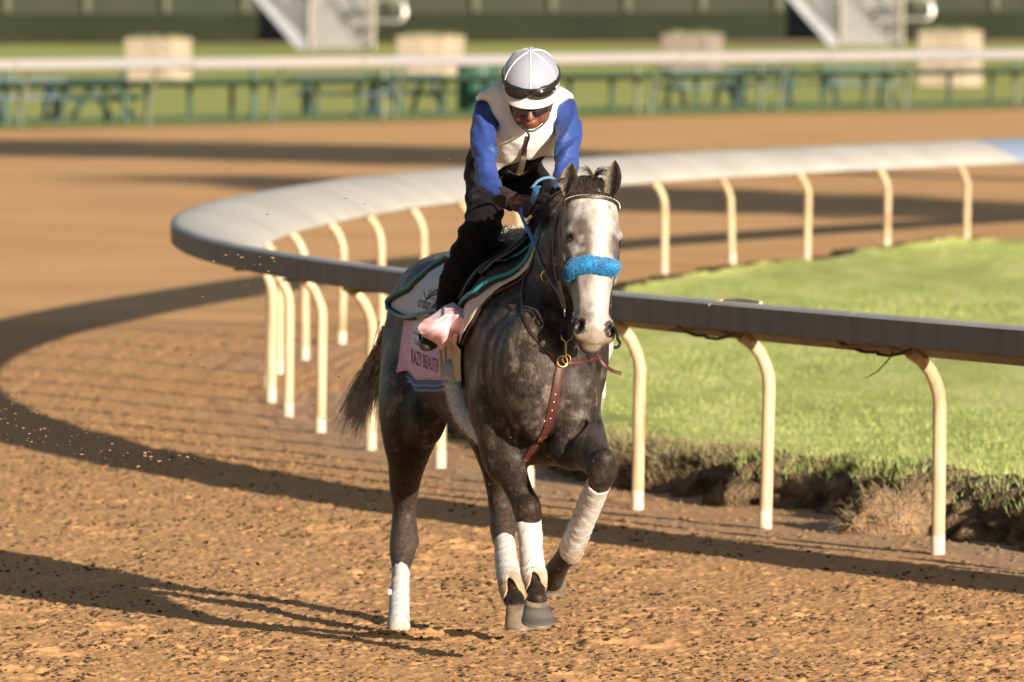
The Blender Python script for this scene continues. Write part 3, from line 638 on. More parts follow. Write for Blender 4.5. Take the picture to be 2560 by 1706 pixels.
# shoulders, breast
HB.ell(P(501, 360, 32.45), (.125, .20, .33), [side, (-side[1], side[0], 0), (0, 0, 1)], k=.07)
HB.ell(P(494, 402, 32.28), (.095, .12, .13), k=.05)
HB.ell(P(508, 372, 32.20), (.10, .08, .17), k=.06)
HB.ell(P(572, 362, 32.35), (.11, .20, .30), k=.07)
HB.ell(P(532, 408, 31.99), (.085, .080, .13), k=.035); HB.ell(P(575, 398, 31.98), (.085, .075, .15), k=.035)
HB.ell(P(548, 446, 32.22), (.17, .16, .075), k=.06)
HB.ell(P(538, 350, 32.02), (.10, .07, .14), k=.06)
# hollow between forearm and breast, line of the shoulder
HB.tube(PP((491, 392, 32.06), (502, 412, 31.97), (514, 429, 31.93), (526, 441, 31.98)), [.012, .018, .020, .014], k=.03, sub=True)
HB.tube(PP((512, 330, 32.16), (507, 352, 32.05), (506, 378, 32.0)), [.008, .010, .008], k=.03, sub=True)
HB.tube(PP((556, 385, 31.82), (554, 410, 31.82), (552, 445, 31.92)), [.010, .014, .012], k=.03, sub=True)
def leg(pts, k=.03, n=4, sup=2.0):
    """pixel x, y, depth, half width px, half depth px"""
    HB.loft(PP(*[p[:3] for p in pts]), [R(p[3], p[2]) for p in pts], [R(p[4], p[2]) for p in pts], side, k=k, n=n, sup=sup)
# near foreleg, reaching down
leg([(505, 408, 32.28, 30, 44), (504, 432, 32.24, 26, 38), (507, 458, 32.17, 18.5, 26), (513, 476, 32.12, 15, 19), (521, 494, 32.07, 13, 14.5), (527, 508, 32.04, 14.2, 16), (528.5, 520, 32.03, 12.5, 14), (530, 535, 32.04, 8.6, 11), (533, 560, 32.05, 8.2, 11.5), (535, 575, 32.04, 10.2, 13), (536, 589, 32.00, 8.4, 10), (537, 601, 31.95, 10.5, 13)], k=.045)
HB.ell(P(497, 440, 32.18), (.06, .08, .14), k=.05)
HB.ell(P(528, 509, 31.99), (.045, .035, .05), k=.02)
# other foreleg, folded: forearm forward, knee at the front, cannon hanging back
leg([(567, 408, 32.25, 32, 40), (575, 426, 32.10, 28, 30), (583, 441, 31.96, 24, 24), (592, 454, 31.82, 18, 20), (599.5, 463, 31.70, 15.8, 17), (602, 471, 31.66, 15.5, 16), (600.5, 481, 31.70, 11.5, 13), (595, 494, 31.78, 9, 11.5), (580, 528, 31.96, 8.6, 11.5), (570, 549, 32.06, 10.5, 13.5), (563, 560, 32.14, 9.5, 11.5), (556, 571, 32.24, 10.5, 12.5), (553, 580, 32.31, 12, 13)], k=.045)
HB.ell(P(604, 460, 31.63), (.040, .035, .045), k=.02); HB.ell(P(573, 451, 31.98), (.085, .11, .072), k=.04)
HB.tube(PP((586, 423, 31.93), (576, 433, 31.86), (566, 447, 31.87)), [.008, .012, .010], k=.025, sub=True)
# planted hind leg
leg([(424, 352, 34.15, 42, 62), (418, 385, 34.0, 39, 66), (413, 415, 33.88, 33, 52), (409, 440, 33.86, 25.5, 36), (406.5, 462, 33.90, 18.5, 26), (404.5, 484, 33.94, 15, 20), (404.6, 504, 33.98, 11.8, 17), (404.3, 520, 33.99, 12, 19), (404, 537, 33.96, 14.0, 20), (402.5, 553, 33.88, 12.6, 15), (400.8, 570, 33.80, 9, 12), (400, 600, 33.66, 8, 11), (399.5, 622, 33.57, 9.8, 13), (399, 633, 33.50, 9, 11)], k=.05)
HB.ell(P(427, 416, 33.68), (.075, .09, .12), k=.05)
HB.ell(P(408, 541, 34.03), (.045, .035, .05), k=.02)
# swinging hind leg
leg([(482, 352, 34.2, 42, 62), (490, 390, 34.0, 40, 58), (497, 420, 33.8, 32, 46), (499, 448, 33.72, 24, 34), (499, 474, 33.72, 16, 25), (500, 496, 33.74, 12.5, 19), (502, 512, 33.74, 13, 19), (503, 526, 33.70, 13.5, 18), (503.5, 540, 33.62, 10.5, 13), (506, 560, 33.50, 8.6, 11), (511, 585, 33.34, 9.5, 12), (514, 597, 33.26, 9, 11), (517, 609, 33.18, 10.5, 12)], k=.05)
# --- head, built round its own axes
POLL = P(589.5, 190, 31.98); CHIN = P(590.5, 347, 31.70)
hz = unit(CHIN - POLL); hy = np.array([math.sin(math.radians(17)), -math.cos(math.radians(17)), 0]); hy = unit(hy - hz * (hy @ hz)); hx = unit(np.cross(hz, hy)); hx = hx if hx[0] > 0 else -hx
HL = np.linalg.norm(CHIN - POLL)
def hp(x, y, z): return POLL + hx * x + hy * y + hz * z * HL       # x to picture right, y forward, z 0 poll .. 1 chin
HA = [hx, hy, hz]
st = [(-.0, -.03, .02, .068, .075), (0, -.01, .10, .092, .085), (0, .005, .20, .104, .095), (0, .01, .32, .104, .100), (0, .01, .44, .097, .098), (0, .010, .56, .082, .088), (0, .012, .68, .067, .074), (0, .014, .80, .061, .062), (0, .010, .90, .060, .054), (0, -.005, .965, .042, .040)]
HB.loft([hp(*q[:3]) for q in st], [q[3] for q in st], [q[4] for q in st], hx, k=.03, n=4, sup=2.6)
for sx in (-1, 1):
    HB.ell(hp(sx * .070, -.070, .40), (.042, .085, .145), HA, k=.04)          # cheek plates
    HB.ell(hp(sx * .088, .046, .315), (.026, .038, .024), HA, k=.020); HB.ell(hp(sx * .092, .040, .402), (.016, .028, .010), HA, k=.014)          # brow over the eye
    HB.tube([hp(sx * .088, .035, .37), hp(sx * .074, .045, .47), hp(sx * .060, .045, .56)], [.012, .011, .006], k=.018)   # facial crest
    HB.tube([hp(sx * .046, .088, .26), hp(sx * .036, .085, .45), hp(sx * .026, .078, .66)], [.022, .022, .016], k=.02)     # nasal bones
    HB.ell(hp(sx * .058, .036, .912), (.026, .030, .050), HA, k=.022)          # nostril flare
    HB.ell(hp(sx * .103, .050, .362), (.012, .018, .014), HA, k=.010, sub=True)  # eye socket
    HB.ell(hp(sx * .062, .058, .915), (.0150, .055, .029), [unit(hx + .35 * hz), hy, unit(hz - .35 * hx)], k=.008, sub=True) # nostril
    HB.ell(hp(sx * .082, .012, .60), (.014, .03, .09), HA, k=.03, sub=True)   # hollow of the cheek
HB.ell(hp(0, .040, .945), (.042, .028, .042), HA, k=.02)                   # upper lip
HB.ell(hp(0, -.018, .975), (.036, .035, .030), HA, k=.015)                  # lower lip, chin
HB.tube([hp(-.052, .010, .925), hp(-.02, .030, .992), hp(.02, .030, .992), hp(.052, .010, .925)], .0045, k=.006, sub=True)
HB.ell(hp(0, .058, .20), (.055, .04, .07), HA, k=.03)                      # forehead
# relief: veins and muscle wrinkles, very low
def hrel(p): return -np.abs(fbm(p * np.array([7, 7, 4.]), 3, 203) - .5) * .010 + .001 + (fbm(p * 11, 3, 201) - .5) * .004 + (fbm(p * 45, 2, 205) - .5) * .0010
HB.warp(hrel)
HV, HF = HB.mesh()
horse = thing('horse', 'dappled grey racehorse cantering towards the camera with a white face', 'horse', tuple(P(500, 640, 33)))
# coat colours painted per point
def headz(V): q = V - POLL; return (q @ hx), (q @ hy), (q @ hz) / HL
hxq, hyq, hzq = headz(HV)
c = np.zeros((len(HV), 3), np.float32)
nA = fbm(HV * 9, 4, 301); nB = fbm(HV * np.array([24, 12, 24.]), 4, 311); nC = fbm(HV * np.array([50, 14, 24.]), 3, 321)
dark = np.array([.012, .0095, .0090]); mid = np.array([.048, .0365, .0295]); lightc = np.array([.18, .143, .115])
brown = np.array([.020, .0105, .0075])
t1 = sstep(.36, .62, nA * .45 + nB * .35 + nC * .2)[:, None]; c = dark * (1 - t1) + mid * t1
t2 = (sstep(.52, .70, nB) * .55 * sstep(.45, .65, nC))[:, None]; c = c * (1 - t2) + lightc * t2
z = HV[:, 2]; lowleg = (1 - sstep(.60, 1.02, z))[:, None]; 
c = c * (1 - lowleg * .85) + (brown * .8 + .22 * c) * lowleg * .85
pxl = np.array([proj(p) for p in HV[::1]]) if False else None
# paler band round the hocks of the hind legs
hk = (np.exp(-((z - .36) / .16) ** 2) * (HV[:, 1] > 33.4))[:, None] * .45; c = c * (1 - hk) + np.array([.10, .075, .06]) * hk
# head: white with grey mottling round the eyes and cheeks
onhead = (hzq > -.1) & (hzq < 1.15) & (hyq > -.20) & (np.abs(hxq) < .2)
face = sstep(-.055, -.005, hyq + .02 * (nB - .5) * 4 - .0) * sstep(.0, .09, hzq) * onhead
white = np.array([.30, .275, .255]); grey = np.array([.085, .066, .056]); pink = np.array([.42, .26, .23])
blaze = np.exp(-((hxq - .012 - .01 * np.sin(hzq * 9)) / (.030 + .014 * (nA - .5) * 4 + .010 * (nB - .5) * 4)) ** 2)
eyep = np.exp(-(((np.abs(hxq) - .072) / .036) ** 2 + ((hzq - .40) / .10) ** 2)) * 1.5
chk = np.exp(-(((hxq + .050) / .024) ** 2 + ((hzq - .47) / .13) ** 2)) * 1.5 + np.exp(-(((hxq - .058) / .020) ** 2 + ((hzq - .50) / .12) ** 2)) * .9
muz = sstep(.70, .86, hzq) * .55 * (1 - blaze * .6)
sides = sstep(.055, .11, np.abs(hxq)) * sstep(.28, .4, hzq) * .5
mot = np.clip((eyep + chk + sides) * (nB * 3.0 - .75) + muz * (nB * 1.6) + sstep(.46, .66, nB) * .42 + sstep(.52, .70, nC) * .25, 0, 1) * (1 - blaze * .8)
fh = np.clip(sstep(.26, .10, hzq) * .75 + blaze, 0, 1)[:, None]; white = white * (1 + .62 * fh); fc = white * (1 - mot[:, None]) + grey * mot[:, None]
sp = np.exp(-(((hxq - .045) / .012) ** 2 + ((hzq - .165) / .026) ** 2))[:, None] * 1.6; sp = np.clip(sp - .5, 0, 1); fc = fc * (1 - sp) + np.array([.33, .15, .13]) * sp
pk = (np.exp(-(((hxq - .028) / .013) ** 2 + ((hzq - .86) / .07) ** 2)) * .8)[:, None]; fc = fc * (1 - pk) + pink * pk
lip = (sstep(.90, .95, hzq) * .75)[:, None]; fc = fc * (1 - lip) + np.array([.15, .11, .07]) * lip
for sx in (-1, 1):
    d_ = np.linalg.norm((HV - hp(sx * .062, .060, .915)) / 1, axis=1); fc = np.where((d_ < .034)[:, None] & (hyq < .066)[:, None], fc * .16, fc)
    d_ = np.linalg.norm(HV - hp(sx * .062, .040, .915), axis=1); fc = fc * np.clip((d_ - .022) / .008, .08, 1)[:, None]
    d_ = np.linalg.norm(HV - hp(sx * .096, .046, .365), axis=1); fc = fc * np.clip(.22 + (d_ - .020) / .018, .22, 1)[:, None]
face = face[:, None]; c = c * (1 - face) + fc * face
lowhead = (onhead * sstep(.86, .95, hzq) * (1 - sstep(.0, .02, hyq)))[:, None] * .7; c = c * (1 - lowhead) + np.array([.045, .038, .035]) * lowhead
# foam/sweat and shoulder highlight streaks keep to the coat: pale patch on the near shoulder
def coatmat():
    m = bpy.data.materials.new('horse_coat'); m.use_nodes = True; t = m.node_tree; N = t.nodes; L = t.links; b = N['Principled BSDF']
    b.inputs['Roughness'].default_value = .46; b.inputs['Specular IOR Level'].default_value = .14; b.inputs['Sheen Weight'].default_value = .03; b.inputs['Sheen Roughness'].default_value = .35
    at = N.new('ShaderNodeAttribute'); at.attribute_name = 'coat'; tc = N.new('ShaderNodeTexCoord'); mp = N.new('ShaderNodeMapping'); mp.inputs['Scale'].default_value = (1, 1, .22); L.new(tc.outputs['Object'], mp.inputs[0])
    n1 = N.new('ShaderNodeTexNoise'); n1.inputs['Scale'].default_value = 260; n1.inputs['Detail'].default_value = 4; L.new(mp.outputs[0], n1.inputs[0])
    n3 = N.new('ShaderNodeTexNoise'); n3.inputs['Scale'].default_value = 60; n3.inputs['Detail'].default_value = 5; n3.inputs['Roughness'].default_value = .6; L.new(tc.outputs['Object'], n3.inputs[0])
    a1 = N.new('ShaderNodeMath'); a1.operation = 'ADD'; L.new(n1.outputs[0], a1.inputs[0]); L.new(n3.outputs[0], a1.inputs[1])
    mr = N.new('ShaderNodeMapRange'); mr.inputs[1].default_value = .7; mr.inputs[2].default_value = 1.3; mr.inputs[3].default_value = .35; mr.inputs[4].default_value = 1.75; L.new(a1.outputs[0], mr.inputs[0])
    mx = N.new('ShaderNodeMix'); mx.data_type = 'RGBA'; mx.blend_type = 'MULTIPLY'; L.new(at.outputs['Alpha'], mx.inputs[0]); L.new(at.outputs['Color'], mx.inputs[6]); L.new(mr.outputs[0], mx.inputs[7]); L.new(mx.outputs[2], b.inputs['Base Color'])
    bp = N.new('ShaderNodeBump'); bp.inputs['Strength'].default_value = .35; bp.inputs['Distance'].default_value = .003; L.new(a1.outputs[0], bp.inputs['Height']); L.new(bp.outputs[0], b.inputs['Normal'])
    return m
coat = coatmat()
body = mesh('body', HV, HF, coat, horse); setcol(body, c)
al = np.ones((len(HV), 4), np.float32); al[:, :3] = c; al[:, 3] = 1 - .72 * face[:, 0]; body.data.color_attributes['coat'].data.foreach_set('color', al.ravel())
HT = BVHTree.FromPolygons(HV.tolist(), HF.tolist())
CAMP = Vector((0, 0, CAMH))
def onto(px, py, off=.004, tree=None):
    """where the sight line of a pixel meets the horse, lifted by off along the surface normal"""
    d_ = Vector(P(px, py, 10)) - CAMP; h = (tree or HT).ray_cast(CAMP, d_.normalized(), 60)
    if h[0] is None: return None, None
    n = h[1] if h[1].dot(d_) < 0 else -h[1]
    return np.array(h[0] + n * off), np.array(n)
# eyes
eyem = mat('eye_dark', (.010, .006, .004), .06, spec=.8)
for sx in (-1, 1):
    c0 = hp(sx * .0915, .036, .365); V = []; F = []
    for i in range(9):
        for j in range(14):
            a, b_ = math.pi * i / 8, 2 * math.pi * j / 14; V.append(c0 + .0195 * (hx * math.sin(a) * math.cos(b_) + hz * math.sin(a) * math.sin(b_) + hy * math.cos(a)))
    F = [(i * 14 + j, i * 14 + (j + 1) % 14, (i + 1) * 14 + (j + 1) % 14, (i + 1) * 14 + j) for i in range(8) for j in range(14)]
    mesh('eye', V, F, eyem, horse)
    # lid rims and lashes
    lid = [hp(sx * (.100 + .004 * math.cos(a)), .050 + .020 * math.cos(a) * .6, .318 + .028 * math.sin(a)) for a in np.linspace(0, 2 * math.pi, 15)]
# ears: cupped leaves with a rim
earo = mat('ear_outside', (.05, .036, .028), .6, (.06, .045, .04), 40, sheen=.3)
eari = mat('ear_inside', (.20, .155, .115), .8, (.07, .05, .04), 14, sheen=.5, stretch=(1, 1, .3))
def ear(base, tip, wid, face_dir, bow):
    base, tip = np.array(base), np.array(tip); ax = tip - base; Lr = np.linalg.norm(ax); ax = ax / Lr; f = unit(np.array(face_dir) - ax * (np.array(face_dir) @ ax)); sd = np.cross(ax, f)
    nz_, nu = 15, 13; V = []; ecol = []
    for shell in (0, 1):
        for i in range(nz_):
            t = i / (nz_ - 1); w_ = wid * (np.interp(t, [0, .12, .35, .6, .8, .93, 1], [.52, .72, 1, .95, .66, .30, .02])); dp = w_ * np.interp(t, [0, .4, 1], [1.0, .62, .25])
            for j in range(nu):
                u_ = -1 + 2 * j / (nu - 1); ecol.append(np.array([.012, .008, .006]) * (1 - min(1, 1.15 * abs(u_ - .1) ** 3.0)) + np.array([.15, .112, .078]) * min(1, 1.15 * abs(u_ - .1) ** 3.0) if shell else np.array([.05, .036, .03])); p = base + ax * Lr * t + sd * (w_ * u_ * (1 - .10 * (1 - abs(u_)))) + f * (dp * (abs(u_) ** 2.2) * .95 - dp * .6) + sd * bow * math.sin(t * math.pi) * .5
                th_ = .0045 * (1 - abs(u_) ** 6) * (1 - .7 * t)
                V.append(p + f * (th_ if shell else -th_))
    m = nz_ * nu; F = []
    for i in range(nz_ - 1):
        for j in range(nu - 1):
            a = i * nu + j; F.append((a, a + 1, a + nu + 1, a + nu)); F.append((m + a, m + a + nu, m + a + nu + 1, m + a + 1))
        for j in (0, nu - 1): a = i * nu + j; F.append((a, a + nu, m + a + nu, m + a))
    for j in range(nu - 1): a = (nz_ - 1) * nu + j; F.append((a, a + 1, m + a + 1, m + a))
    o = mesh('ear', V, F, coat, horse); setcol(o, np.array(ecol)); o.data.materials.append(coat)
    idx = np.zeros(len(F), np.int32); q = 0
    for i in range(nz_ - 1):
        for j in range(nu - 1): idx[q + 1] = 1; q += 2
        q += 2
    o.data.polygons.foreach_set('material_index', idx); return o
ear(P(568.8, 197, 31.885), P(572.0, 162.5, 31.90), .0345, (-.12, -1, -.1), -.010)
ear(P(609.0, 198, 31.89), P(615.5, 160, 31.90), .033, (-.30, -1, -.1), .010)
# hooves
hoofm = mat('hoof_horn', (.115, .10, .088), .5, (.07, .06, .052), 14, bump=.3, bscale=60, bdist=.002, stretch=(.25, .25, 4)); shoem = mat('shoe_metal', (.22, .2, .18), .55, metal=.6); hoofd = mat('hoof_dusty', (.24, .17, .10), .85, (.12, .09, .07), 20)
def hoof(top, bot, fwd, r0, r1, up=(0, 0, 1), m=hoofm, name='hoof'):
    """coronet centre, sole centre, toe direction, radii, normal of the sole"""
    top, bot = np.array(top), np.array(bot); ax = unit(up); f = unit(np.array(fwd, float) - ax * (np.array(fwd, float) @ ax)); sd = np.cross(ax, f); V = []; n = 24
    lv = [(1.22, .72), (1.10, .92), (1.0, 1.03), (.90, 0), (.6, 0), (.3, 0), (.08, 0), (.0, 0)]
    for t, sc in lv:
        rr = (r0 * sc if sc else r0 + (r1 - r0) * (1 - t)); cc = bot + (top - bot) * t
        for k in range(n):
            a = 2 * math.pi * k / n; ca, sa = math.cos(a), math.sin(a); fr = 1.15 if ca > 0 else .85
            V.append(cc + f * (rr * ca * fr) + sd * rr * sa)
    V.append(bot + ax * .008)
    q = (len(lv) - 1) * n
    F = [(i * n + k, (i + 1) * n + k, (i + 1) * n + (k + 1) % n, i * n + (k + 1) % n)[::-1] for i in range(len(lv) - 1) for k in range(n)] + [tuple(range(n))[::-1]] + [(q + k, q + (k + 1) % n, q + n) for k in range(n)]
    o = MB().add(V, F).build(name, m, horse, ang=60); o.data.materials.append(hoofd); ix = np.zeros(len(F), np.int32); ix[:3 * n] = 1; o.data.polygons.foreach_set('material_index', ix)
    V = []
    for rr, z_ in ((r1 * 1.01, .001), (r1 * 1.02, -.008), (r1 * .76, -.008), (r1 * .76, .001)):
        for k in range(n):
            a = 2 * math.pi * k / n; ca, sa = math.cos(a), math.sin(a); fr = 1.15 if ca > 0 else .85
            V.append(bot + ax * z_ + f * (rr * ca * fr) + sd * rr * sa)
    F = [(i * n + k, i * n + (k + 1) % n, ((i + 1) % 4) * n + (k + 1) % n, ((i + 1) % 4) * n + k)[::-1] for i in range(4) for k in range(n)]
    s_ = MB().add(V, F).build('horseshoe', shoem, None, ang=30); s_.parent = o; s_.matrix_parent_inverse = o.matrix_parent_inverse.inverted() @ Matrix.Translation(-Vector(o.location)) if False else Matrix()
    s_.matrix_parent_inverse = (Matrix.Translation(horse.location) @ o.matrix_parent_inverse).inverted()
    return o
hoof(P(537, 601.0, 31.95), P(538.2, 620.0, 31.90), (0.04, -1, 0), r_(11.8), r_(16.5), (.03, -.26, 1))
hoof(P(518, 608, 33.14), P(519.5, 624, 33.10), (.06, -1, 0), r_(12, 33), r_(14.8, 33), (-.02, -.20, 1), hoofd)
hoof(P(555.5, 574, 32.28), P(553.0, 588.5, 32.36), (-.35, -1, -.35), r_(11.5, 32.3), r_(13.2, 32.3), (.12, -.32, 1), hoofd)
hoof(P(399, 634, 33.47), P(399, 650, 33.42), (.1, -1, 0), r_(11.5, 33.5), r_(14, 33.5), (0, 0, 1), hoofd)
# ---- hair: mane, forelock, tail as separate strands
def strands(name, m, parent, roots, paths, r0=.0016, seg=8, seed=0, jitter=.02, kind=None):
    """each strand follows a path function t->(3,) with its own spread"""
    V = []; F = []; n0 = 0; g = np.random.default_rng(seed)
    for p in paths:
        p = np.asarray(p); m_ = len(p); t = np.gradient(p, axis=0); t /= np.linalg.norm(t, axis=1)[:, None] + 1e-9
        a = np.cross(t, g.normal(size=3)); a /= np.linalg.norm(a, axis=1)[:, None] + 1e-9; b = np.cross(t, a)
        rr = r0 * g.uniform(.6, 1.4) * np.interp(np.linspace(0, 1, m_), [0, .7, 1], [1, .8, .12])[:, None]
        for ang in (0, 2.094, 4.189): V.append(p + rr * (math.cos(ang) * a + math.sin(ang) * b))
        i = np.arange(m_ - 1)
        for k in range(3):
            k2 = (k + 1) % 3; F.append(np.stack([n0 + k * m_ + i, n0 + k * m_ + i + 1, n0 + k2 * m_ + i + 1, n0 + k2 * m_ + i], -1))
        n0 += 3 * m_
    return mesh(name, np.concatenate(V), np.concatenate(F), m, parent)
hairm = mat('mane_hair', (.030, .021, .017), .42, (.085, .060, .045), 60, spec=.5)
tailm = mat('tail_hair', (.36, .31, .27), .5, (.10, .082, .07), 22, spec=.4)
g = np.random.default_rng(11)
paths = []
def bez(a, b, c_, d, n=9):
    t = np.linspace(0, 1, n)[:, None]; return (1 - t) ** 3 * a + 3 * (1 - t) ** 2 * t * b + 3 * (1 - t) * t * t * c_ + t ** 3 * d
# tail streaming back and to the picture's left
TB = P(397, 330, 34.66)
for k in range(1050):
    cl = g.integers(0, 26); gc = np.random.default_rng(500 + cl); su = gc.normal(0, 1); 
    u_ = g.uniform(0, 1) ** .8; s1 = g.normal(0, .022, 3); e = P(356 + 10 * su * 1.0 + g.normal(0, 5), 398 + 34 * u_ + gc.normal(0, 10), 35.25 + .15 * gc.normal())
    a = TB + s1; b_ = P(392 + g.normal(0, 4) - 2, 345 + g.normal(0, 3), 34.85) + s1; c_ = P(372 + su * 7 + g.normal(0, 3.5), 366 + g.normal(0, 5), 35.1)
    paths.append(bez(a, b_, c_, e, 11))
strands('tail', tailm, horse, None, paths, .0018, seed=1)
# tail dock
MB().tube([P(405, 306, 34.45), P(398, 322, 34.62), P(394, 340, 34.75)], [.05, .045, .03], 10).build('dock', coat, horse); setcol(bpy.data.objects['dock'], np.array([.06, .05, .048]))
# mane: blown to the picture's left off the crest
paths = []
for k in range(4800):
    t = g.uniform(0, 1) ** .9; rx_, ry_ = 584 - 40 * t, 187 + 44 * t; d0 = 31.98 + .62 * t
    cl = np.random.default_rng(900 + int(t * 16) * 4 + g.integers(0, 4)); dx, dy = cl.uniform(-33 + 10 * t, -7), cl.uniform(-10, 30 - 14 * t)
    L_ = g.uniform(.65, 1.1); a = P(rx_, ry_, d0) + g.normal(0, .010, 3)
    b_ = P(rx_ + dx * .35, ry_ - 10 + dy * .1, d0 - .03); c_ = P(rx_ + dx * .8 + g.normal(0, 2), ry_ - 5 + dy * .5, d0 - .12)
    e = P(rx_ + dx * 1.05 * L_ + g.normal(0, 2.5), ry_ + dy * L_ + g.normal(0, 3.5), d0 - .13 + g.normal(0, .02)); paths.append(bez(a, b_, c_, e))
strands('mane', hairm, horse, None, paths, .0012, seed=2)
# forelock
paths = []
for k in range(420):
    s0 = g.uniform(-1, 1); a = P(590 + s0 * 9, 190 + g.normal(0, 2.2), 32.0); sp_ = np.random.default_rng(40 + int((s0 + 1) * 5)).normal(0, 1)
    b_ = P(590 + s0 * 9 + sp_ * 2, 173 + g.normal(0, 2), 31.93); c_ = P(589 + s0 * 16 + g.normal(0, 2), 180 + g.normal(0, 3), 31.86); e = P(589 + s0 * 14 + sp_ * 4 + g.normal(0, 3), 193 + g.uniform(-8, 4), 31.85); paths.append(bez(a, b_, c_, e))
for k in range(70):
    a = P(594 + g.normal(0, 3), 186, 31.97); sg_ = g.choice([-1, 1], p=[.35, .65]); e = P(594 + sg_ * g.uniform(6, 22), 172 + g.normal(0, 5), 31.9); paths.append(bez(a, P(592, 172 + g.normal(0, 3), 31.94), P(596 + sg_ * 6, 168 + g.normal(0, 3), 31.92), e))
strands('forelock', hairm, horse, None, paths, .0012, seed=3)
# short lashes and whiskers
paths = []
for sx in (-1, 1):
    for k in range(12):
        a = hp(sx * (.100 + g.uniform(0, .010)), .062 + g.uniform(-.02, .004), .335 + g.normal(0, .006)); paths.append([a, a + hx * sx * g.uniform(.002, .006) + hy * .006, a + hx * sx * g.uniform(.006, .011) + hy * .008 + hz * .006])
strands('eyelashes', mat('lash_hair', (.16, .13, .11), .6), horse, None, paths, .0009, seed=4)

# ---- trunk coordinates: t along the centre line (0 chest .. 7 rump), a round it (0 top, + towards the picture's left side)
TC = crom(C, 12); TT = np.linspace(0, len(TR) - 1, len(TC)); axis = unit(TC[-12] - TC[12]); UPV = unit(np.cross(side, axis)); UPV = UPV if UPV[2] > 0 else -UPV
def tpos(t): return np.array([np.interp(t, TT, TC[:, k]) for k in range(3)])
def onbody(t, a, off=.006):
    """surface point at trunk coordinates, lifted by off"""
    c_ = tpos(t); d_ = -side * math.sin(math.radians(a)) + UPV * math.cos(math.radians(a)); h = HT.ray_cast(Vector(c_ + d_ * 1.0), Vector(-d_), 1.0)
    if h[0] is None: return c_ + d_ * .3
    return np.array(h[0]) + d_ * off
def tcoord(p):
    i = np.argmin(np.abs((TC - p) @ axis)); q = p - TC[i]; return TT[i], math.degrees(math.atan2(-(q @ side), q @ UPV))
def tpix(px, py):
    p, n = onto(px, py); return tcoord(p) if p is not None else None
# ================================================================== tack
def hring(z, th, off=.004):
    """point on the head: height z along it, angle th round it (0 = front, - = picture's left)"""
    c_ = hp(0, -.01, z); a = math.radians(th); d_ = hx * math.sin(a) + hy * math.cos(a); h = HT.ray_cast(Vector(c_ + d_ * .25), Vector(-d_), .26)
    return (np.array(h[0]) if h[0] is not None else c_ + d_ * .08) + d_ * off
def hn(z, th): a = math.radians(th); return hx * math.sin(a) + hy * math.cos(a)
def strap(name, pts, nrm, wid, th_, m, parent, n=8):
    return MB().tube(pts, th_ / 2, n, flat=wid / th_, ref=[unit(q) for q in nrm]).build(name, m, parent)
leath = mat('dark_leather', (.022, .012, .009), .42, (.035, .018, .012), 30, bump=.2, bscale=200, bdist=.001)
redl = mat('red_leather', (.075, .018, .013), .5, (.050, .012, .010), 30, bump=.25, bscale=200, bdist=.001)
brass = mat('brass', (.62, .40, .14), .25, metal=1); steel = mat('steel', (.55, .55, .56), .22, metal=1); iron = mat('black_iron', (.03, .03, .032), .25, metal=.6)
whitet = mat('white_thread', (.7, .68, .62), .7)
def grid(name, Pt, m, parent, thick=0, nrm_sign=1, colr=None, cyc=False):
    """thick cloth from a grid of points"""
    Pt = np.asarray(Pt, float); a, b_ = Pt.shape[:2]; du = np.gradient(Pt, axis=0); dv = np.gradient(Pt, axis=1); nn = np.cross(du, dv); nn /= np.linalg.norm(nn, axis=-1)[..., None] + 1e-9; nn = nn * nrm_sign
    i = (np.arange(a - 1)[:, None] * b_ + np.arange(b_ - 1)[None]).ravel(); F = np.stack([i, i + 1, i + b_ + 1, i + b_], -1); V = Pt.reshape(-1, 3)
    if thick:
        N = a * b_; V = np.concatenate([V + nn.reshape(-1, 3) * thick, V]); F2 = F[:, ::-1] + N; E = []
        rim = list(range(b_)) + [k * b_ + b_ - 1 for k in range(1, a)] + [(a - 1) * b_ + k for k in range(b_ - 2, -1, -1)] + [k * b_ for k in range(a - 2, 0, -1)]
        for q in range(len(rim)): u_, w_ = rim[q], rim[(q + 1) % len(rim)]; E.append((w_, u_, u_ + N, w_ + N))
        F = np.concatenate([F, F2, np.array(E)])
    return mesh(name, V, F, m, parent)
def patch(ctrl, n=8):
    """smooth surface through rows of (px, py, depth)"""
    G_ = np.array([[P(*q) for q in row] for row in ctrl]); R1 = np.array([crom(r, n) for r in G_]); return np.array([crom(R1[:, k], n) for k in range(R1.shape[1])]).transpose(1, 0, 2)
# ---- race towel (pink) with its lettering
towel = thing('saddle_towel', 'pink saddle towel with dark name lettering hanging under the blue and white pad', 'saddle towel', tuple(onbody(3.5, 0)))
pinkm = mat('pink_cloth', (.56, .34, .55), .8, (.51, .30, .50), 12, bump=.35, bscale=160, bdist=.002, sheen=.2)
navym = mat('navy_cloth', (.055, .085, .20), .75, bump=.3, bscale=160, bdist=.002)
inkm = mat('dark_lettering', (.02, .014, .03), .7)
def amax_t(t): return np.interp(t, [1.9, 2.4, 2.75, 4.0, 5.1], [108, 109, 111, 113.5, 115.5])
ts = np.linspace(1.9, 5.02, 34)
def tw(t, f, off): return onbody(t, f, off + .006 * (1 + math.sin(t * 6 + f * .03)) * .5)
Pt = [[tw(t + (.10 * math.sin(f_ * 9) * (t > 4.6)), amax_t(t) * f_, .010) for f_ in np.linspace(-1, 1, 81)] for t in ts]
tow = grid('towel_cloth', Pt, pinkm, towel, .004, -1)
def bvh(o): me = o.data; return BVHTree.FromPolygons([tuple(v.co) for v in me.vertices], [tuple(p.vertices) for p in me.polygons])
TWB = bvh(tow)
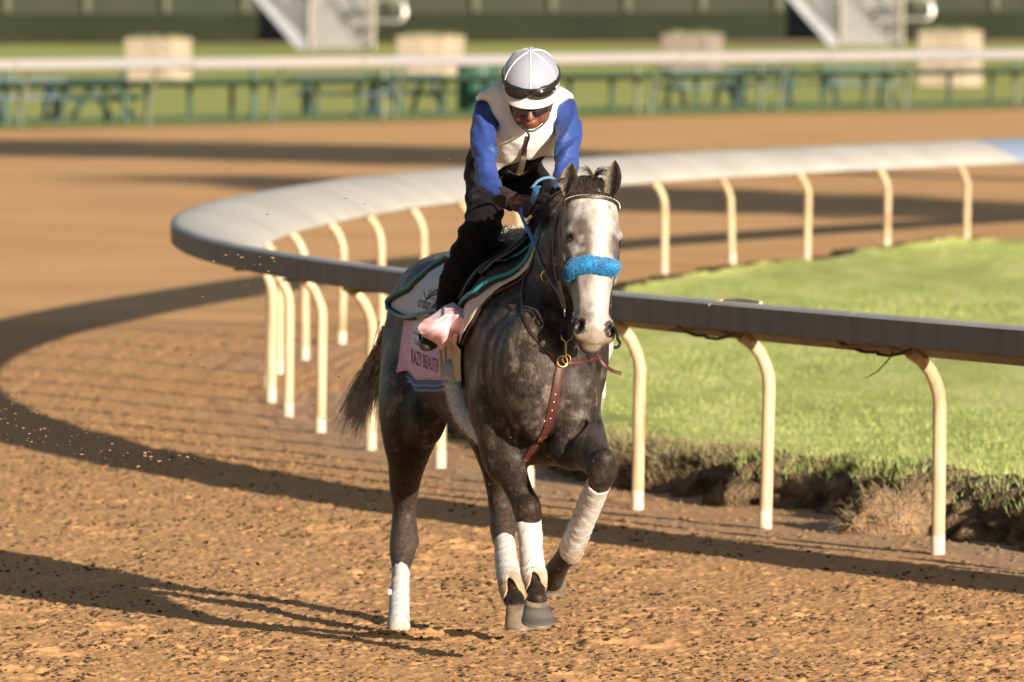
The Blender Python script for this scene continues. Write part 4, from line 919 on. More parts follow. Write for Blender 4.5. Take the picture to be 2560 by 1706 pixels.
for sg in (-1, 1):
    Pt = [[tw(t, sg * (amax_t(t) + q), .007 + .008 * math.sin(q / 9 * math.pi)) for q in np.linspace(-2, 9 if t > 2.5 else 7, 7)] for t in np.linspace(2.2, 4.80, 26)]
    grid('navy_border', Pt, navym, towel, .004, -sg)
    for q in (3.4, 6.6): MB().tube([tw(t, sg * (amax_t(t) + q), .017) for t in np.linspace(2.25, 4.78, 20)], .006, 6).build('border_cord', mat('blue_cord', (.08, .15, .36), .6) if sg == -1 and q < 4 else bpy.data.materials['blue_cord'], towel)
def textmesh(txt, size=1.0, bold=0):
    cu = bpy.data.curves.new('t', 'FONT'); cu.body = txt; cu.size = size; cu.offset = bold; cu.resolution_u = 2; o = bpy.data.objects.new('t', cu); COL.objects.link(o)
    bpy.context.view_layer.update(); dg = bpy.context.evaluated_depsgraph_get(); me = bpy.data.meshes.new_from_object(o.evaluated_get(dg)); V = np.array([v.co[:] for v in me.vertices]); F = [tuple(p.vertices) for p in me.polygons]
    bpy.data.objects.remove(o); bpy.data.curves.remove(cu); bpy.data.meshes.remove(me); return V, F
def print_on(name, V, F, quad, tree, m, parent, off=.003):
    """flat print laid on a surface: quad = pixel corners top-left, top-right, bottom-right, bottom-left of the print's box"""
    lo, hi = V.min(0), V.max(0); u_ = (V[:, 0] - lo[0]) / (hi[0] - lo[0]); v_ = (V[:, 1] - lo[1]) / (hi[1] - lo[1]); q = np.array(quad, float)
    px = (q[3] * (1 - u_)[:, None] + q[2] * u_[:, None]) * (1 - v_)[:, None] + (q[0] * (1 - u_)[:, None] + q[1] * u_[:, None]) * v_[:, None]
    out = []; last = None
    for a in px:
        h, n = onto(a[0], a[1], off, tree)
        out.append(h)
    good = [h for h in out if h is not None]
    if not good: return None
    md = np.median([h[1] for h in good]); out = [h if h is not None else P(a[0], a[1], md) for h, a in zip(out, px)]
    return mesh(name, out, F, m, parent, False)
# wash of white panel with script, then the name
V = [(x, y, 0) for y in np.linspace(0, 1, 7) for x in np.linspace(0, 1, 5)]; F = [(j * 5 + i, j * 5 + i + 1, j * 5 + i + 6, j * 5 + i + 5) for j in range(6) for i in range(4)]
print_on('white_panel', np.array(V, float), F, [(412.6, 318), (428, 322), (427, 350.5), (411.8, 346.5)], TWB, mat('white_print', (.52, .55, .66), .7), towel, .0008)
V, F = textmesh('RAZY BEAUTIFUL', 1, .004)
print_on('name_lettering', V, F, [(411.3, 349.0), (444.5, 362.0), (444.5, 375.0), (411.6, 363.5)], TWB, inkm, towel, .0012)
V, F = textmesh('Kentucky', 1); print_on('script_lettering', V, F, [(413.6, 329.5), (424, 333.5), (423.6, 339.5), (413.2, 335.5)], TWB, mat('violet_print', (.13, .10, .22), .7), towel, .0016)
V, F = textmesh('Oaks', 1); print_on('script_lettering', V, F, [(413.6, 338), (422, 341), (421.6, 347.5), (413.2, 344.0)], TWB, bpy.data.materials['violet_print'], towel, .0016)
# ---- cream under-cloth showing in front of the pad, its hanging fold
under = thing('under_cloth', 'cream cloth showing in front of the saddle pad with a folded strip hanging down', 'cloth', tuple(onbody(1.2, 0)))
creamm = mat('cream_cloth', (.56, .47, .38), .8, (.50, .43, .37), 10, bump=.35, bscale=140, bdist=.002, sheen=.2); beigem = mat('beige_cloth', (.46, .35, .22), .8, bump=.3, bscale=140, bdist=.002)
def fa(a): a = abs(a); return np.interp(a, [0, 2, 22, 39, 53, 74], [.60, .62, .86, .98, 1.05, 1.30])
Pt = [[onbody(fa(a) + s_ * (1.0 + .006 * abs(a)), a, .012 + .006 * math.sin(a * .12 + s_ * 5) + .010 * math.exp(-s_ * 8)) for a in np.linspace(-74, 74, 61)] for s_ in np.linspace(0, 1, 14)]
grid('cloth', Pt, creamm, under, .004, -1)
MB().tube([onbody(fa(a) - .02, a, .012) for a in np.linspace(-74, 74, 61)], .006, 6).build('cloth_edge', leath, under)
for sg in (1, -1):
    Pt = [[onbody(1.32 + f_ * np.interp(a, [68, 88, 104], [1.15, 1.05, .95]) + .02, sg * a, .016 + .012 * math.sin(f_ * 3.1) + (.02 * (a < 78))) for a in np.linspace(68, 105, 14)] for f_ in np.linspace(0, 1, 9)]
    grid('hanging_fold', Pt, beigem, under, .006, -sg)
    for f_, rr in ((.98, .0085), (.80, .006)):
        MB().tube([onbody(1.34 + f_ * np.interp(a, [68, 88, 104], [1.15, 1.05, .95]), sg * a, .034 - .004 * (f_ < .9)) for a in np.linspace(70, 106, 12)], rr, 8).build('fold_edge', creamm, under)
    Pt = [[onbody(1.34 + f_ * .93, sg * a, .018) for a in np.linspace(104, 110, 4)] for f_ in np.linspace(0, 1, 6)]
    grid('teal_hem', Pt, mat('teal_cloth', (.02, .16, .20), .7) if sg == 1 else bpy.data.materials['teal_cloth'], under, .006, -sg)
# ---- saddle pad
pad = thing('saddle_pad', 'white saddle pad with teal piping and a dark crest on its rear corner', 'saddle pad', tuple(onbody(3.2, 0)))
padw = mat('pad_white', (.50, .52, .53), .75, bump=.3, bscale=120, bdist=.002); padk = mat('pad_black', (.028, .026, .022), .75, bump=.3, bscale=120, bdist=.002); teal = mat('teal_piping', (.018, .20, .25), .5)
def pf(a): return np.interp(abs(a), [0, 22, 39, 48, 54, 60], [.70, .98, 1.18, 1.5, 1.95, 2.1])
def pr_(a): return np.interp(abs(a), [0, 31, 55, 72, 78], [4.0, 4.35, 4.95, 5.52, 5.6])
def am(s_): return np.interp(s_, [0, .12, .5, .86, .97, 1], [52, 58, 70, 76, 76, 72])
def padp(s_, v_, off):
    a = am(s_) * v_; lift = .022 * sstep(.82, 1, s_) * sstep(.7, 1, abs(v_)); return onbody(pf(a) + (pr_(a) - pf(a)) * s_, a, off + lift)
ss = np.concatenate([np.linspace(0, .14, 5), np.linspace(.2, .46, 8), np.linspace(.50, 1, 15)]); vv = np.linspace(-1, 1, 61)
Pt = np.array([[padp(s_, v_, .022) for v_ in vv] for s_ in ss])
grid('pad_front', Pt[:10], padk, pad, .016, -1); po = grid('pad_rear', Pt[9:], padw, pad, .014, -1)
rim = [Pt[k, 0] for k in range(len(ss))][::-1] + [Pt[0, k] for k in range(len(vv))] + [Pt[k, -1] for k in range(len(ss))]
up_ = lambda p: p + unit(p - tpos(tcoord(p)[0])) * .016
MB().tube([up_(p) for p in rim[::1]], .0075, 8).build('piping', teal, pad); MB().tube([up_(p) for p in Pt[-1]], .0075, 8).build('piping', teal, pad)
MB().tube([up_(p) for p in Pt[4]], .0055, 6).build('piping', teal, pad)
MB().tube([p + unit(p - tpos(tcoord(p)[0])) * .004 for p in list(Pt[-1]) + [Pt[k, -1] for k in range(len(ss) - 1, 12, -1)]], .0105, 8).build('pad_edge', padk, pad)
PB = bvh(po)
V = [(x, y, 0) for y in (0, .5, 1) for x in np.linspace(0, 1, 6)]; F = [(j * 6 + i, j * 6 + i + 1, j * 6 + i + 7, j * 6 + i + 6) for j in range(2) for i in range(5)]
crestm = mat('crest_navy', (.025, .035, .085), .7)
print_on('crest_banner', np.array(V, float), F, [(420.6, 299.3), (437.8, 305.6), (433.2, 312.4), (414.6, 304.6)], PB, crestm, pad, .0008)
V, F = textmesh('McPEEK', 1, .02); print_on('crest_lettering', V, F, [(420.4, 301.0), (435.6, 306.4), (433.2, 310.2), (417.2, 304.6)], PB, mat('crest_rose', (.45, .28, .36), .7), pad, .0016)
b = MB()
def stroke(a, b_, w_):
    pts = []
    for t in np.linspace(0, 1, 5):
        h, n = onto(a[0] + (b_[0] - a[0]) * t, a[1] + (b_[1] - a[1]) * t, .0008, PB)
        if h is not None: pts.append(h)
    if len(pts) > 1: b.tube(pts, R(w_, 33.4) / 2, 5)
for a, b_, w_ in (((423.8, 291), (426.2, 300), .9), ((426.2, 300), (431, 296), 1.6), ((427, 298), (438, 293.5), 2.0), ((428, 296), (437.5, 290.5), 1.6), ((430, 294), (429, 290.5), .7), ((432, 293), (431.4, 289.6), .7), ((434.6, 292), (434, 289), .7), ((436.6, 291.5), (436.4, 288.8), .7),
                  ((427.5, 299), (431, 298), .8), ((431, 299.5), (435, 298), .8), ((433.5, 300.5), (438.5, 299), .8)): stroke(a, b_, w_)
b.build('crest', crestm, pad)
# ---- girth with fleece cover
girth = thing('girth', 'pale fleece covered girth running down under the horse behind its foreleg', 'girth', tuple(onbody(1.5, 180)))
fleece = mat('fleece', (.62, .62, .62), .95, (.54, .54, .55), 40, bump=1, bscale=170, bdist=.012, sheen=.5)
gc_ = [(96, 1.75), (108, 1.85), (122, 1.70), (135, 1.50), (146, 1.12), (156, .82), (170, .70), (180, .68)]
def gt(a): a = abs(a if a <= 180 else 360 - a); return np.interp(a, [q[0] for q in gc_], [q[1] for q in gc_])
def gpt(a):
    t = gt(a); al = a if a <= 180 else a - 360; q = onbody(t, al, .016)
    w_ = np.interp(t, range(len(TR)), hw) + .014; h_ = np.interp(t, range(len(TR)), hh) + .014; sa, ca = abs(math.sin(math.radians(al))), abs(math.cos(math.radians(al))); rr = ((sa / w_) ** 2.25 + (ca / h_) ** 2.25) ** (-1 / 2.25)
    e = tpos(t) + rr * (-side * math.sin(math.radians(al)) + UPV * math.cos(math.radians(al))); k = sstep(128, 140, abs(al)); return q * (1 - k) + e * k
aa = np.linspace(98, 262, 90); pts = [gpt(a) for a in aa]; pts = np.array(pts)
for _ in range(3): pts[1:-1] = pts[1:-1] * .5 + .25 * (pts[:-2] + pts[2:])
nrm = [unit(p - tpos(gt(a))) for p, a in zip(pts, aa)]
o = MB().tube(pts, .046, 34, flat=1.35, ref=nrm).build('fleece_cover', fleece, girth, ang=180)
cv = np.zeros(len(o.data.vertices) * 3, np.float32); o.data.vertices.foreach_get('co', cv); cv = cv.reshape(-1, 3); nn = np.zeros_like(cv).ravel(); o.data.vertices.foreach_get('normal', nn); nn = nn.reshape(-1, 3)
cv += nn * ((fbm(cv * 60, 3, 500) - .5) * .012)[:, None]; o.data.vertices.foreach_set('co', cv.ravel()); o.data.update()
g = np.random.default_rng(21); paths = []
fi = g.integers(0, len(cv), 9000)
for k in fi: a = cv[k]; d_ = nn[k] + g.normal(0, .6, 3); paths.append([a, a + d_ * .004, a + d_ * .0075 + [0, 0, -.002]])
strands('fleece_fibres', fleece, girth, None, paths, .0008, seed=5); bpy.data.objects['fleece_fibres']['kind'] = 'stuff'
# ---- saddle
saddle = thing('saddle', 'small black exercise saddle with a pale sheepskin roll under the rider', 'saddle', tuple(onbody(2.2, 0, .05)))
blk = mat('black_leather', (.012, .011, .012), .3, bump=.2, bscale=160, bdist=.001)
Pt = [[onbody(t, a, .030 + .035 * math.exp(-(a / 16) ** 2) + .03 * sstep(3.0, 3.7, t) + .02 * sstep(1.6, 1.2, t)) for a in np.linspace(-30, 30, 21)] for t in np.linspace(1.25, 3.7, 18)]
grid('seat', Pt, blk, saddle, .02, -1)
for sg in (-1, 1):
    Pt = [[onbody(t + .012 * (a - 15), sg * a, .044 + .008 * math.sin((a - 12) / 45 * 3)) for a in np.linspace(12, 48, 12)] for t in np.linspace(1.2, 2.1, 10)]
    grid('flap', Pt, blk, saddle, .010, -sg)
    lp = [onbody(2.0 + .008 * a, sg * a, .062) for a in np.linspace(16, 44, 12)]; strap('stirrup_leather', lp, [p - tpos(2.2) for p in lp], .024, .006, leath, saddle)
shm = mat('sheepskin', (.62, .57, .48), .95, (.46, .41, .33), 20, bump=1, bscale=70, bdist=.02, sheen=.4)
SK = Solid(tpos(1.2) + np.array([-.30, -.45, .22]), tpos(1.2) + np.array([.32, .90, .62]), .008)
for q_ in ((501, 238.5, 32.92), (511, 236, 32.83), (520, 236.5, 32.74), (529, 240.5, 32.66), (537, 246, 32.60)): SK.ell(P(*q_), (.040, .07, .030), k=.03)
SK.warp(lambda p: (fbm(p * 28, 3, 700) - .5) * .035); v_, f_ = SK.mesh(); sko = mesh('sheepskin', v_, f_, shm, saddle)
paths = []; sel = g.integers(0, len(v_), 2600); cen = tpos(1.4)
for k in sel: a = v_[k]; d_ = unit(a - cen + [0, 0, .1]) + g.normal(0, .5, 3); paths.append([a - d_ * .004, a + d_ * .006, a + d_ * .013 + [0, 0, -.004]])
strands('sheepskin_wool', shm, saddle, None, paths, .0017, seed=6); bpy.data.objects['sheepskin_wool']['kind'] = 'stuff'
# stirrup irons
def stirrup(c, ang, d_y, w_=.055, h_=.062):
    pts = []
    for t in np.linspace(0, 2 * math.pi, 25):
        x = w_ * math.sin(t) * (1.0 if math.cos(t) < 0 else .75); z = h_ * math.cos(t) if math.cos(t) > -.6 else -h_ * .6
        pts.append(np.array(c) + np.array([math.cos(ang) * x, d_y * x + .0, z - .0 + math.sin(ang) * x * .4]))
    return MB().tube(pts, .0065, 8).build('stirrup_iron', iron, saddle)
stirrup(P(609, 338.5, 32.95), -.15, .35, .045, .055); stirrup(P(434, 334, 32.66), .2, -.3)
# ---- pink flap blown over the rider's boot
flap = thing('pink_cloth_flap', 'pale pink cloth flap blown up over the toe of the rider\'s boot', 'cloth', tuple(P(445, 326, 32.8)))
flm = mat('pale_pink_cloth', (.66, .40, .42), .7, (.62, .36, .40), 10, bump=.3, bscale=150, bdist=.0015, sheen=.2)
ctrl = [[(432.8, 315.2, 32.58), (441, 309.5, 32.60), (452.8, 303.2, 32.64), (457.5, 306.5, 32.56), (463.6, 309.5, 32.52)],
        [(425.5, 320.8, 32.50), (437, 318.2, 32.46), (450, 313, 32.48), (459.5, 312.5, 32.48), (465.8, 319, 32.46)],
        [(418.0, 327.0, 32.48), (432, 327.5, 32.44), (447, 323.0, 32.47), (459, 322.8, 32.43), (468.6, 327.7, 32.44)],
        [(421.0, 333.6, 32.50), (432.8, 338.0, 32.50), (444, 334.5, 32.44), (453.5, 333.6, 32.49), (462, 333.0, 32.45)],
        [(430.5, 339.4, 32.56), (437.5, 344, 32.56), (441.3, 349.7, 32.54), (448.7, 342.8, 32.50), (455, 339.2, 32.50)]]
G_ = patch(ctrl, 14); aG = G_.shape; uu, vv_ = np.meshgrid(np.linspace(0, 1, aG[1]), np.linspace(0, 1, aG[0]))
fold = .007 * np.sin(uu * 13 + vv_ * 5) * np.sin(vv_ * 3.1) + .016 * np.exp(-np.abs(vv_ - .72 + .5 * uu) / .025) * (uu < .75) + .012 * np.exp(-np.abs(uu - .33 - .3 * vv_) / .04) + .012 * np.exp(-((vv_ - .30 - .12 * uu) / .05) ** 2) - .014 * np.exp(-((uu - .60 - .25 * (vv_ - .6)) / .05) ** 2) * sstep(.5, .7, vv_)
G_[..., 1] -= fold; G_[..., 2] += fold * .4
grid('flap_cloth', G_, flm, flap, .003, 1)
ctrl = [[(601.5, 336, 32.72), (606.7, 331.5, 32.7), (610.2, 333.5, 32.74)], [(600, 346, 32.70), (606, 346, 32.66), (612.9, 346.6, 32.72)], [(599.5, 356.5, 32.7), (604, 360, 32.68), (607.2, 363, 32.7)]]
o = grid('flap_cloth', patch(ctrl, 6), flm, None, .003, 1); tag(o, 'small pink cloth end showing right of the horse\'s muzzle', 'cloth')
o.name = 'pink_cloth_end'
# ---- bridle
bridle = thing('bridle', 'dark leather bridle with a fluffy bright blue noseband and white stitched browband', 'bridle', tuple(hp(0, 0, .3)))
th = np.linspace(-82, 80, 34); zb = .098 + .014 * (np.abs(th) / 100) ** 2.2
pts = [hring(z_, t, .007) for z_, t in zip(zb, th)]; nr = [hn(0, t) for t in th]
strap('browband', pts, nr, .031, .010, leath, bridle)
bb = bpy.data.objects['browband']
for q in range(-24, 25):
    t = q * 3.0; z_ = .103 + .014 * (abs(t) / 100) ** 2.2; o = MB().box(hring(z_, t, .0125), (.0024, .0024, .0024), rz=math.radians(20)).build('bead', whitet, None, False)
    o.parent = bb; o.matrix_parent_inverse = (Matrix.Translation(bridle.location) @ bb.matrix_parent_inverse).inverted()
for s_ in (-1, 1):
    ths = [s_ * q for q in (100, 104, 108, 108, 104, 92)]; zs = [.10, .2, .33, .46, .58, .76]
    C_ = [hring(z_, t, .008) for z_, t in zip(zs, ths)]
    if s_ < 0: C_ = [P(556.5, 206, 31.95), P(555.2, 228, 31.93), P(554, 250, 31.90), P(555.3, 268, 31.85), P(559.5, 287, 31.80), P(563.8, 304, 31.76)]
    C_ = crom(C_, 6); strap('cheek_strap', C_, [hn(0, s_ * 60)] * len(C_), .016, .006, leath, bridle)
    C_ = [hring(z_, s_ * t, .008) for z_, t in ((.12, 88), (.22, 88), (.33, 86), (.45, 84), (.55, 80))]; C_ = crom(C_, 6); strap('cheek_strap', C_, [hn(0, s_ * 84)] * len(C_), .014, .005, leath, bridle)
    rc = P(564.6, 311.5, 31.77) if s_ < 0 else hring(.79, 96, .012); pr = [rc + .017 * (math.cos(a) * hy + math.sin(a) * hz) + .006 * math.cos(a) * hx * s_ for a in np.linspace(0, 2 * math.pi, 22)]
    MB().tube(pr, .0032, 7, caps=False).build('bit_ring', steel, bridle)
C_ = crom([hring(.12, -112, .01), hp(-.09, -.16, .34), hp(-.02, -.22, .44), hp(.07, -.16, .36), hring(.12, 112, .01)], 6); MB().tube(C_, .0055, 6).build('throat_latch', leath, bridle)
# head piece behind the ears
C_ = crom([hring(.10, -100, .01), hp(-.07, -.055, .03), hp(-.03, -.07, -.055), hp(.03, -.07, -.055), hp(.07, -.055, .03), hring(.10, 100, .01)], 6); MB().tube(C_, .008, 6, flat=1.4).build('head_piece', leath, bridle)
# fluffy noseband
blue = mat('blue_fluff', (.008, .19, .46), .8, (.012, .27, .56), 60, sheen=.4)
th = np.linspace(-88, 26, 40); pts = [hring(.560 + .008 * (t / 90) ** 2 + .006 * t / 90, t, .013) for t in th]
nb_ = MB().tube(pts, [.017 + .011 * math.cos(math.radians(t * .9)) for t in th], 16).build('fluffy_noseband', blue, bridle, ang=180)
paths = []
for k in range(10500):
    i_ = g.integers(0, len(pts) - 1); p = pts[i_] + (pts[i_ + 1] - pts[i_]) * g.random(); t = math.radians(th[i_] * .85); r0 = .015 + .010 * math.cos(t); d_ = unit(g.normal(size=3)); ax_ = unit(pts[i_ + 1] - pts[i_])
    d_ = unit(d_ - ax_ * (d_ @ ax_) * .8); a = p + d_ * r0; L_ = g.uniform(.007, .014); q = unit(d_ + g.normal(0, .35, 3) + np.array([0, 0, -.3])); paths.append([a, a + d_ * L_ * .5, a + (d_ * .45 + q * .55) * L_])
o = strands('fluff_fibres', blue, None, None, paths, .0010, seed=7); o.parent = nb_; o.matrix_parent_inverse = (Matrix.Translation(bridle.location) @ nb_.matrix_parent_inverse).inverted(); o['kind'] = 'stuff'
MB().tube([P(609.0, 289, 31.80), P(609.6, 297, 31.79), P(611, 304, 31.78)], .003, 6).build('strap_end', leath, bridle)
# reins
bluer = mat('blue_web', (.05, .19, .50), .6, bump=.3, bscale=300, bdist=.001)
C_ = crom([P(564.5, 309, 31.78), P(560, 296, 31.82), P(553, 284, 31.9), P(547, 274, 31.97), P(541, 261, 32.05), P(535.5, 246, 32.14)], 6); strap('rein', C_, [(-.6, -1, .3)] * len(C_), .016, .005, leath, bridle)
C_ = crom([P(536, 247, 32.14), P(530, 234, 32.2), P(525, 224, 32.25), P(521, 214, 32.28), P(522, 208, 32.30)], 6); strap('rein', C_, [(-.2, -1, .3)] * len(C_), .013, .005, bluer, bridle)
C_ = crom([P(531, 204, 32.29), P(533.5, 198, 32.25), P(536, 190, 32.22), P(538, 186, 32.24)], 6); strap('rein', C_, [(-.3, -1, .2)] * len(C_), .026, .004, bluer, bridle)
C_ = crom([P(532, 188, 32.26), P(538, 181, 32.32), P(546, 177.6, 32.36), P(554, 178.5, 32.38), P(560, 186, 32.36), P(556, 200, 32.38), P(546, 208, 32.40)], 6); strap('rein', C_, [(0, -1, .5)] * len(C_), .011, .004, mat('pale_blue_web', (.10, .21, .32), .6), bridle)
C_ = crom([hring(.79, 96, .014), P(611, 285, 31.9), P(598, 262, 32.2), P(570, 225, 32.42), P(548, 208, 32.42)], 6); strap('rein', C_, [(.8, -.5, .3)] * len(C_), .015, .005, leath, bridle)
rc = P(546.3, 276, 31.96); MB().tube([rc + R(5.2, 32) * np.array([math.cos(a), .3 * math.cos(a), math.sin(a)]) for a in np.linspace(0, 6.2832, 26)], .0022, 6, caps=False).build('martingale_ring', brass, bridle)
# ---- breastplate
bp_ = thing('breastplate', 'red brown leather breastplate with a brass ring on the horse\'s chest', 'breastplate', tuple(onto(560, 365)[0]))
def onpath(pts, off=.006, n=6):
    out = []; nr = []
    for a in crom(np.array([(x, y, 0) for x, y in pts]), n):
        h, nn_ = onto(a[0], a[1], off)
        if h is not None: out.append(h); nr.append(nn_)
    return out, nr
def lstrap(name, pts, wid, th_, m, off=.006):
    p, nr = onpath(pts, off); return strap(name, p, nr, wid, th_, m, bp_)
cs = lstrap('centre_strap', [(526, 461), (533, 451), (541, 438), (547, 427), (551, 413), (555, 395), (558, 378), (560.2, 367)], .034, .007, redl)
p, nr = onpath([(547.6, 426), (548.6, 423)], .008); strap('keeper', [p[0] - (p[-1] - p[0]) * .0, p[-1]], [nr[0], nr[-1]], .042, .012, redl, bp_); strap('buckle', [p[0] + (0, 0, .022), p[0] + (0, 0, .026)], [nr[0], nr[0]], .044, .011, steel, bp_)
p, nr = onpath([(541, 438.5), (542, 436.5)], .008); strap('keeper', [p[0], p[-1]], [nr[0], nr[-1]], .042, .012, brass, bp_)
for x, y in ((551.6, 409), (553.3, 401), (554.8, 393.5), (549.6, 417), (544.5, 432), (538, 442), (535, 447)):
    h, n_ = onto(x, y, .010); o = MB().tube([h, h + n_ * .002], .0022, 6).build('strap_hole', whitet if y < 420 else leath, bp_)
p1, n1_ = onpath([(553, 357), (541, 344), (530, 331), (524, 315), (522.8, 300), (524, 284), (528.5, 270), (534, 259)], .006); strap('shoulder_strap', p1, n1_, .013, .006, leath, bp_)
p1, n1_ = onpath([(553.5, 357.5), (549, 352)], .007); strap('shoulder_strap_end', p1, n1_, .018, .007, redl, bp_)
p1, n1_ = onpath([(566.5, 363.8), (576, 362.6), (586, 361), (593, 358.8), (598, 356)], .007); strap('neck_strap', p1, n1_, .018, .006, redl, bp_)
C_ = crom([P(598, 339, 31.98), P(598.8, 347, 31.96), P(598.2, 355, 31.93)], 5); strap('neck_strap', C_, [(0.3, -1, 0)] * len(C_), .015, .006, redl, bp_)
C_ = crom([P(597, 354, 31.92), P(601, 361, 31.91), P(606, 366.5, 31.91), P(613, 371, 31.9), P(621.5, 373.6, 31.9)], 6); strap('loose_end', C_, [(0.1, -1, .4)] * len(C_), .015, .006, redl, bp_)
for (x, y, rr) in ((560.6, 361.5, 5.6), (564.4, 359.5, 4.6)):
    h, n_ = onto(x, y, .016); e1 = unit(np.cross(n_, (0, 0, 1))); e2 = np.cross(n_, e1); MB().tube([h + R(rr, 32) * (math.cos(a) * e1 + math.sin(a) * e2) for a in np.linspace(0, 6.2832, 24)], .0034, 7, caps=False).build('ring', brass, bp_)
q = lambda x, y: onto(x, y, .022)[0]
MB().tube([q(563.3, 357), q(563.0, 350), q(563, 344)], [.004, .0045, .006], 8).build('snap', brass, bp_); MB().tube([q(559.2, 337.5), q(559.6, 341), q(563, 343.8), q(567.2, 341), q(568.3, 337.5)], .0038, 7).build('snap_hook', brass, bp_)
# white tie hanging on the far side
C_ = crom([P(603.2, 362, 32.5), P(604.2, 375, 32.5), P(604.6, 392, 32.5), P(603.6, 398, 32.5), P(602.8, 392, 32.5), P(603.2, 374, 32.5)], 5)
o = strap('hanging_tie', C_, [(0, -1, 0)] * len(C_), .009, .005, creamm, None); tag(o, 'thin white tie hanging behind the horse\'s chest on the right', 'strap')
# ---- leg bandages
def bandmat():
    m = mat('bandage', (.6, .58, .54), .85, attr='coat', bump=.5, bscale=260, bdist=.0015, sheen=.15); return m
bandm = bandmat()
def bandage(pts, label, notch=0, seed=0, dirty=.18, pitch=.050, toph=0):
    Q = crom(np.array([list(P(*p[:3])) + [R(p[3], p[2]), R(p[4] if len(p) > 4 else p[3], p[2])] for p in pts]), 12); L_ = np.concatenate([[0], np.cumsum(np.linalg.norm(np.diff(Q[:, :3], axis=0), axis=1))]); n = 40; V = []; colr = []; gr = np.random.default_rng(seed)
    tilt = gr.uniform(.15, .4); ph = gr.random(); vn_ = lambda s_, a: float(vnoise(np.array([s_ * 60, math.cos(a) * 2, math.sin(a) * 2 + seed])))
    ls = np.concatenate([np.linspace(0, 1, 72)])
    for li in range(len(ls)):
        for k in range(n):
            a = 2 * math.pi * k / n; front = max(0, -math.sin(a)); t = ls[li] * (1 - notch * math.exp(-((a - 1.5 * math.pi) / .42) ** 2)) ; s_ = t * L_[-1]
            c_ = np.array([np.interp(s_, L_, Q[:, j]) for j in range(5)]); i2 = min(np.searchsorted(L_, s_), len(Q) - 2); tg = unit(Q[i2 + 1, :3] - Q[max(i2 - 1, 0), :3]); e1 = unit(np.cross(tg, (0, 1, 0))); e1 = e1 if e1[0] > 0 else -e1; e2 = np.cross(e1, tg); e2 = e2 if e2[1] > 0 else -e2
            w_ = (s_ / pitch + tilt * 1.6 * math.cos(a + ph * 6) + ph + .9 * vn_(s_ * .35, a)) % 1.0; ridge = .0030 * (1 - w_) ** 1.2 - .0012; 
            ridge += .0016 * (vn_(s_, a) - .5); edge = .004 * math.exp(-s_ / .006) * 0
            V.append(c_[:3] + e1 * (c_[3] + ridge) * math.cos(a) + e2 * (c_[4] + ridge) * math.sin(a)); colr.append((t, w_, a))
    V = np.array(V); nr_ = len(ls); F = [(i * n + k, i * n + (k + 1) % n, (i + 1) * n + (k + 1) % n, (i + 1) * n + k) for i in range(nr_ - 1) for k in range(n)]
    # turned-in rims
    for base, cen in ((0, Q[0, :3]), ((nr_ - 1) * n, Q[-1, :3])):
        s0 = len(V); ring = V[base:base + n]; V = np.concatenate([V, ring + (cen - ring) * .12 + (Q[5, :3] - Q[0, :3] if base == 0 else Q[-6, :3] - Q[-1, :3]) * .08]); colr += colr[base:base + n]
        F += [((base + k), (s0 + k), (s0 + (k + 1) % n), (base + (k + 1) % n)) if base == 0 else ((base + k), (base + (k + 1) % n), (s0 + (k + 1) % n), (s0 + k)) for k in range(n)]
    o = MB().add(V, F).build('leg_bandage', bandm, None, ang=180); cc = np.array(colr); nz = fbm(V * 40, 3, 800 + seed); d_ = sstep(1 - dirty - .16, 1 - dirty + .12, cc[:, 0] + (nz - .5) * .35) * .9 + .35 * sstep(.48, .75, nz)
    seam = np.exp(-((cc[:, 1] - .02) / .05) ** 2) * .45
    base_ = np.array([.49, .48, .46]); dirtc = np.array([.36, .25, .15]); colv = (base_ * (1 - d_[:, None]) + dirtc * d_[:, None]) * (1 - seam[:, None]); setcol(o, colv); tag(o, label, 'leg bandage', 'white leg bandages'); return o
bandage([(527.6, 519.5, 32.03, 13.2, 15), (529.6, 530, 32.03, 12.8, 15), (531.5, 552, 32.03, 11.8, 14.5), (532.8, 568, 32.04, 12.8, 15), (535.2, 580, 32.02, 12.6, 14.5), (536, 590, 31.99, 10.2, 12)], 'white bandage on the straight foreleg in the middle, above the big dark hoof', .235, 1, .20)
bandage([(504.8, 543.5, 33.6, 10.4, 13), (506.2, 560, 33.5, 11.2, 14), (509.0, 577, 33.39, 12.3, 15), (512.6, 590, 33.30, 13.2, 15), (514.6, 600, 33.26, 11.5, 13)], 'white bandage on the swinging hind leg, just left of the middle foreleg', .2, 2, .22)
bandage([(599.4, 482.5, 31.70, 12.0, 14), (596, 490, 31.74, 12.2, 14), (588, 509, 31.85, 12.4, 14.5), (580, 528, 31.95, 12.4, 14.5), (573, 546, 32.05, 12.8, 15.5), (570.6, 553.5, 32.09, 12.0, 14)], 'white bandage on the raised foreleg under the bent knee', 0, 3, .15)
bandage([(401.0, 569, 33.81, 8.8, 12), (400.6, 580, 33.75, 9.0, 12), (399.6, 596, 33.68, 9.9, 13), (398.8, 614, 33.60, 10.8, 14), (398.4, 628, 33.53, 11.6, 15), (398.2, 640, 33.5, 12, 15)], 'white bandage on the planted hind leg at the left', 0, 4, .02)
o = bpy.data.objects['leg_bandage.003']; tb = MB().box(P(389.6, 592, 33.63), (.018, .012, .022), rz=.5, bev=.004).build('loose_tab', mat('tab_white', (.5, .52, .54), .8), None, False); tb.parent = o
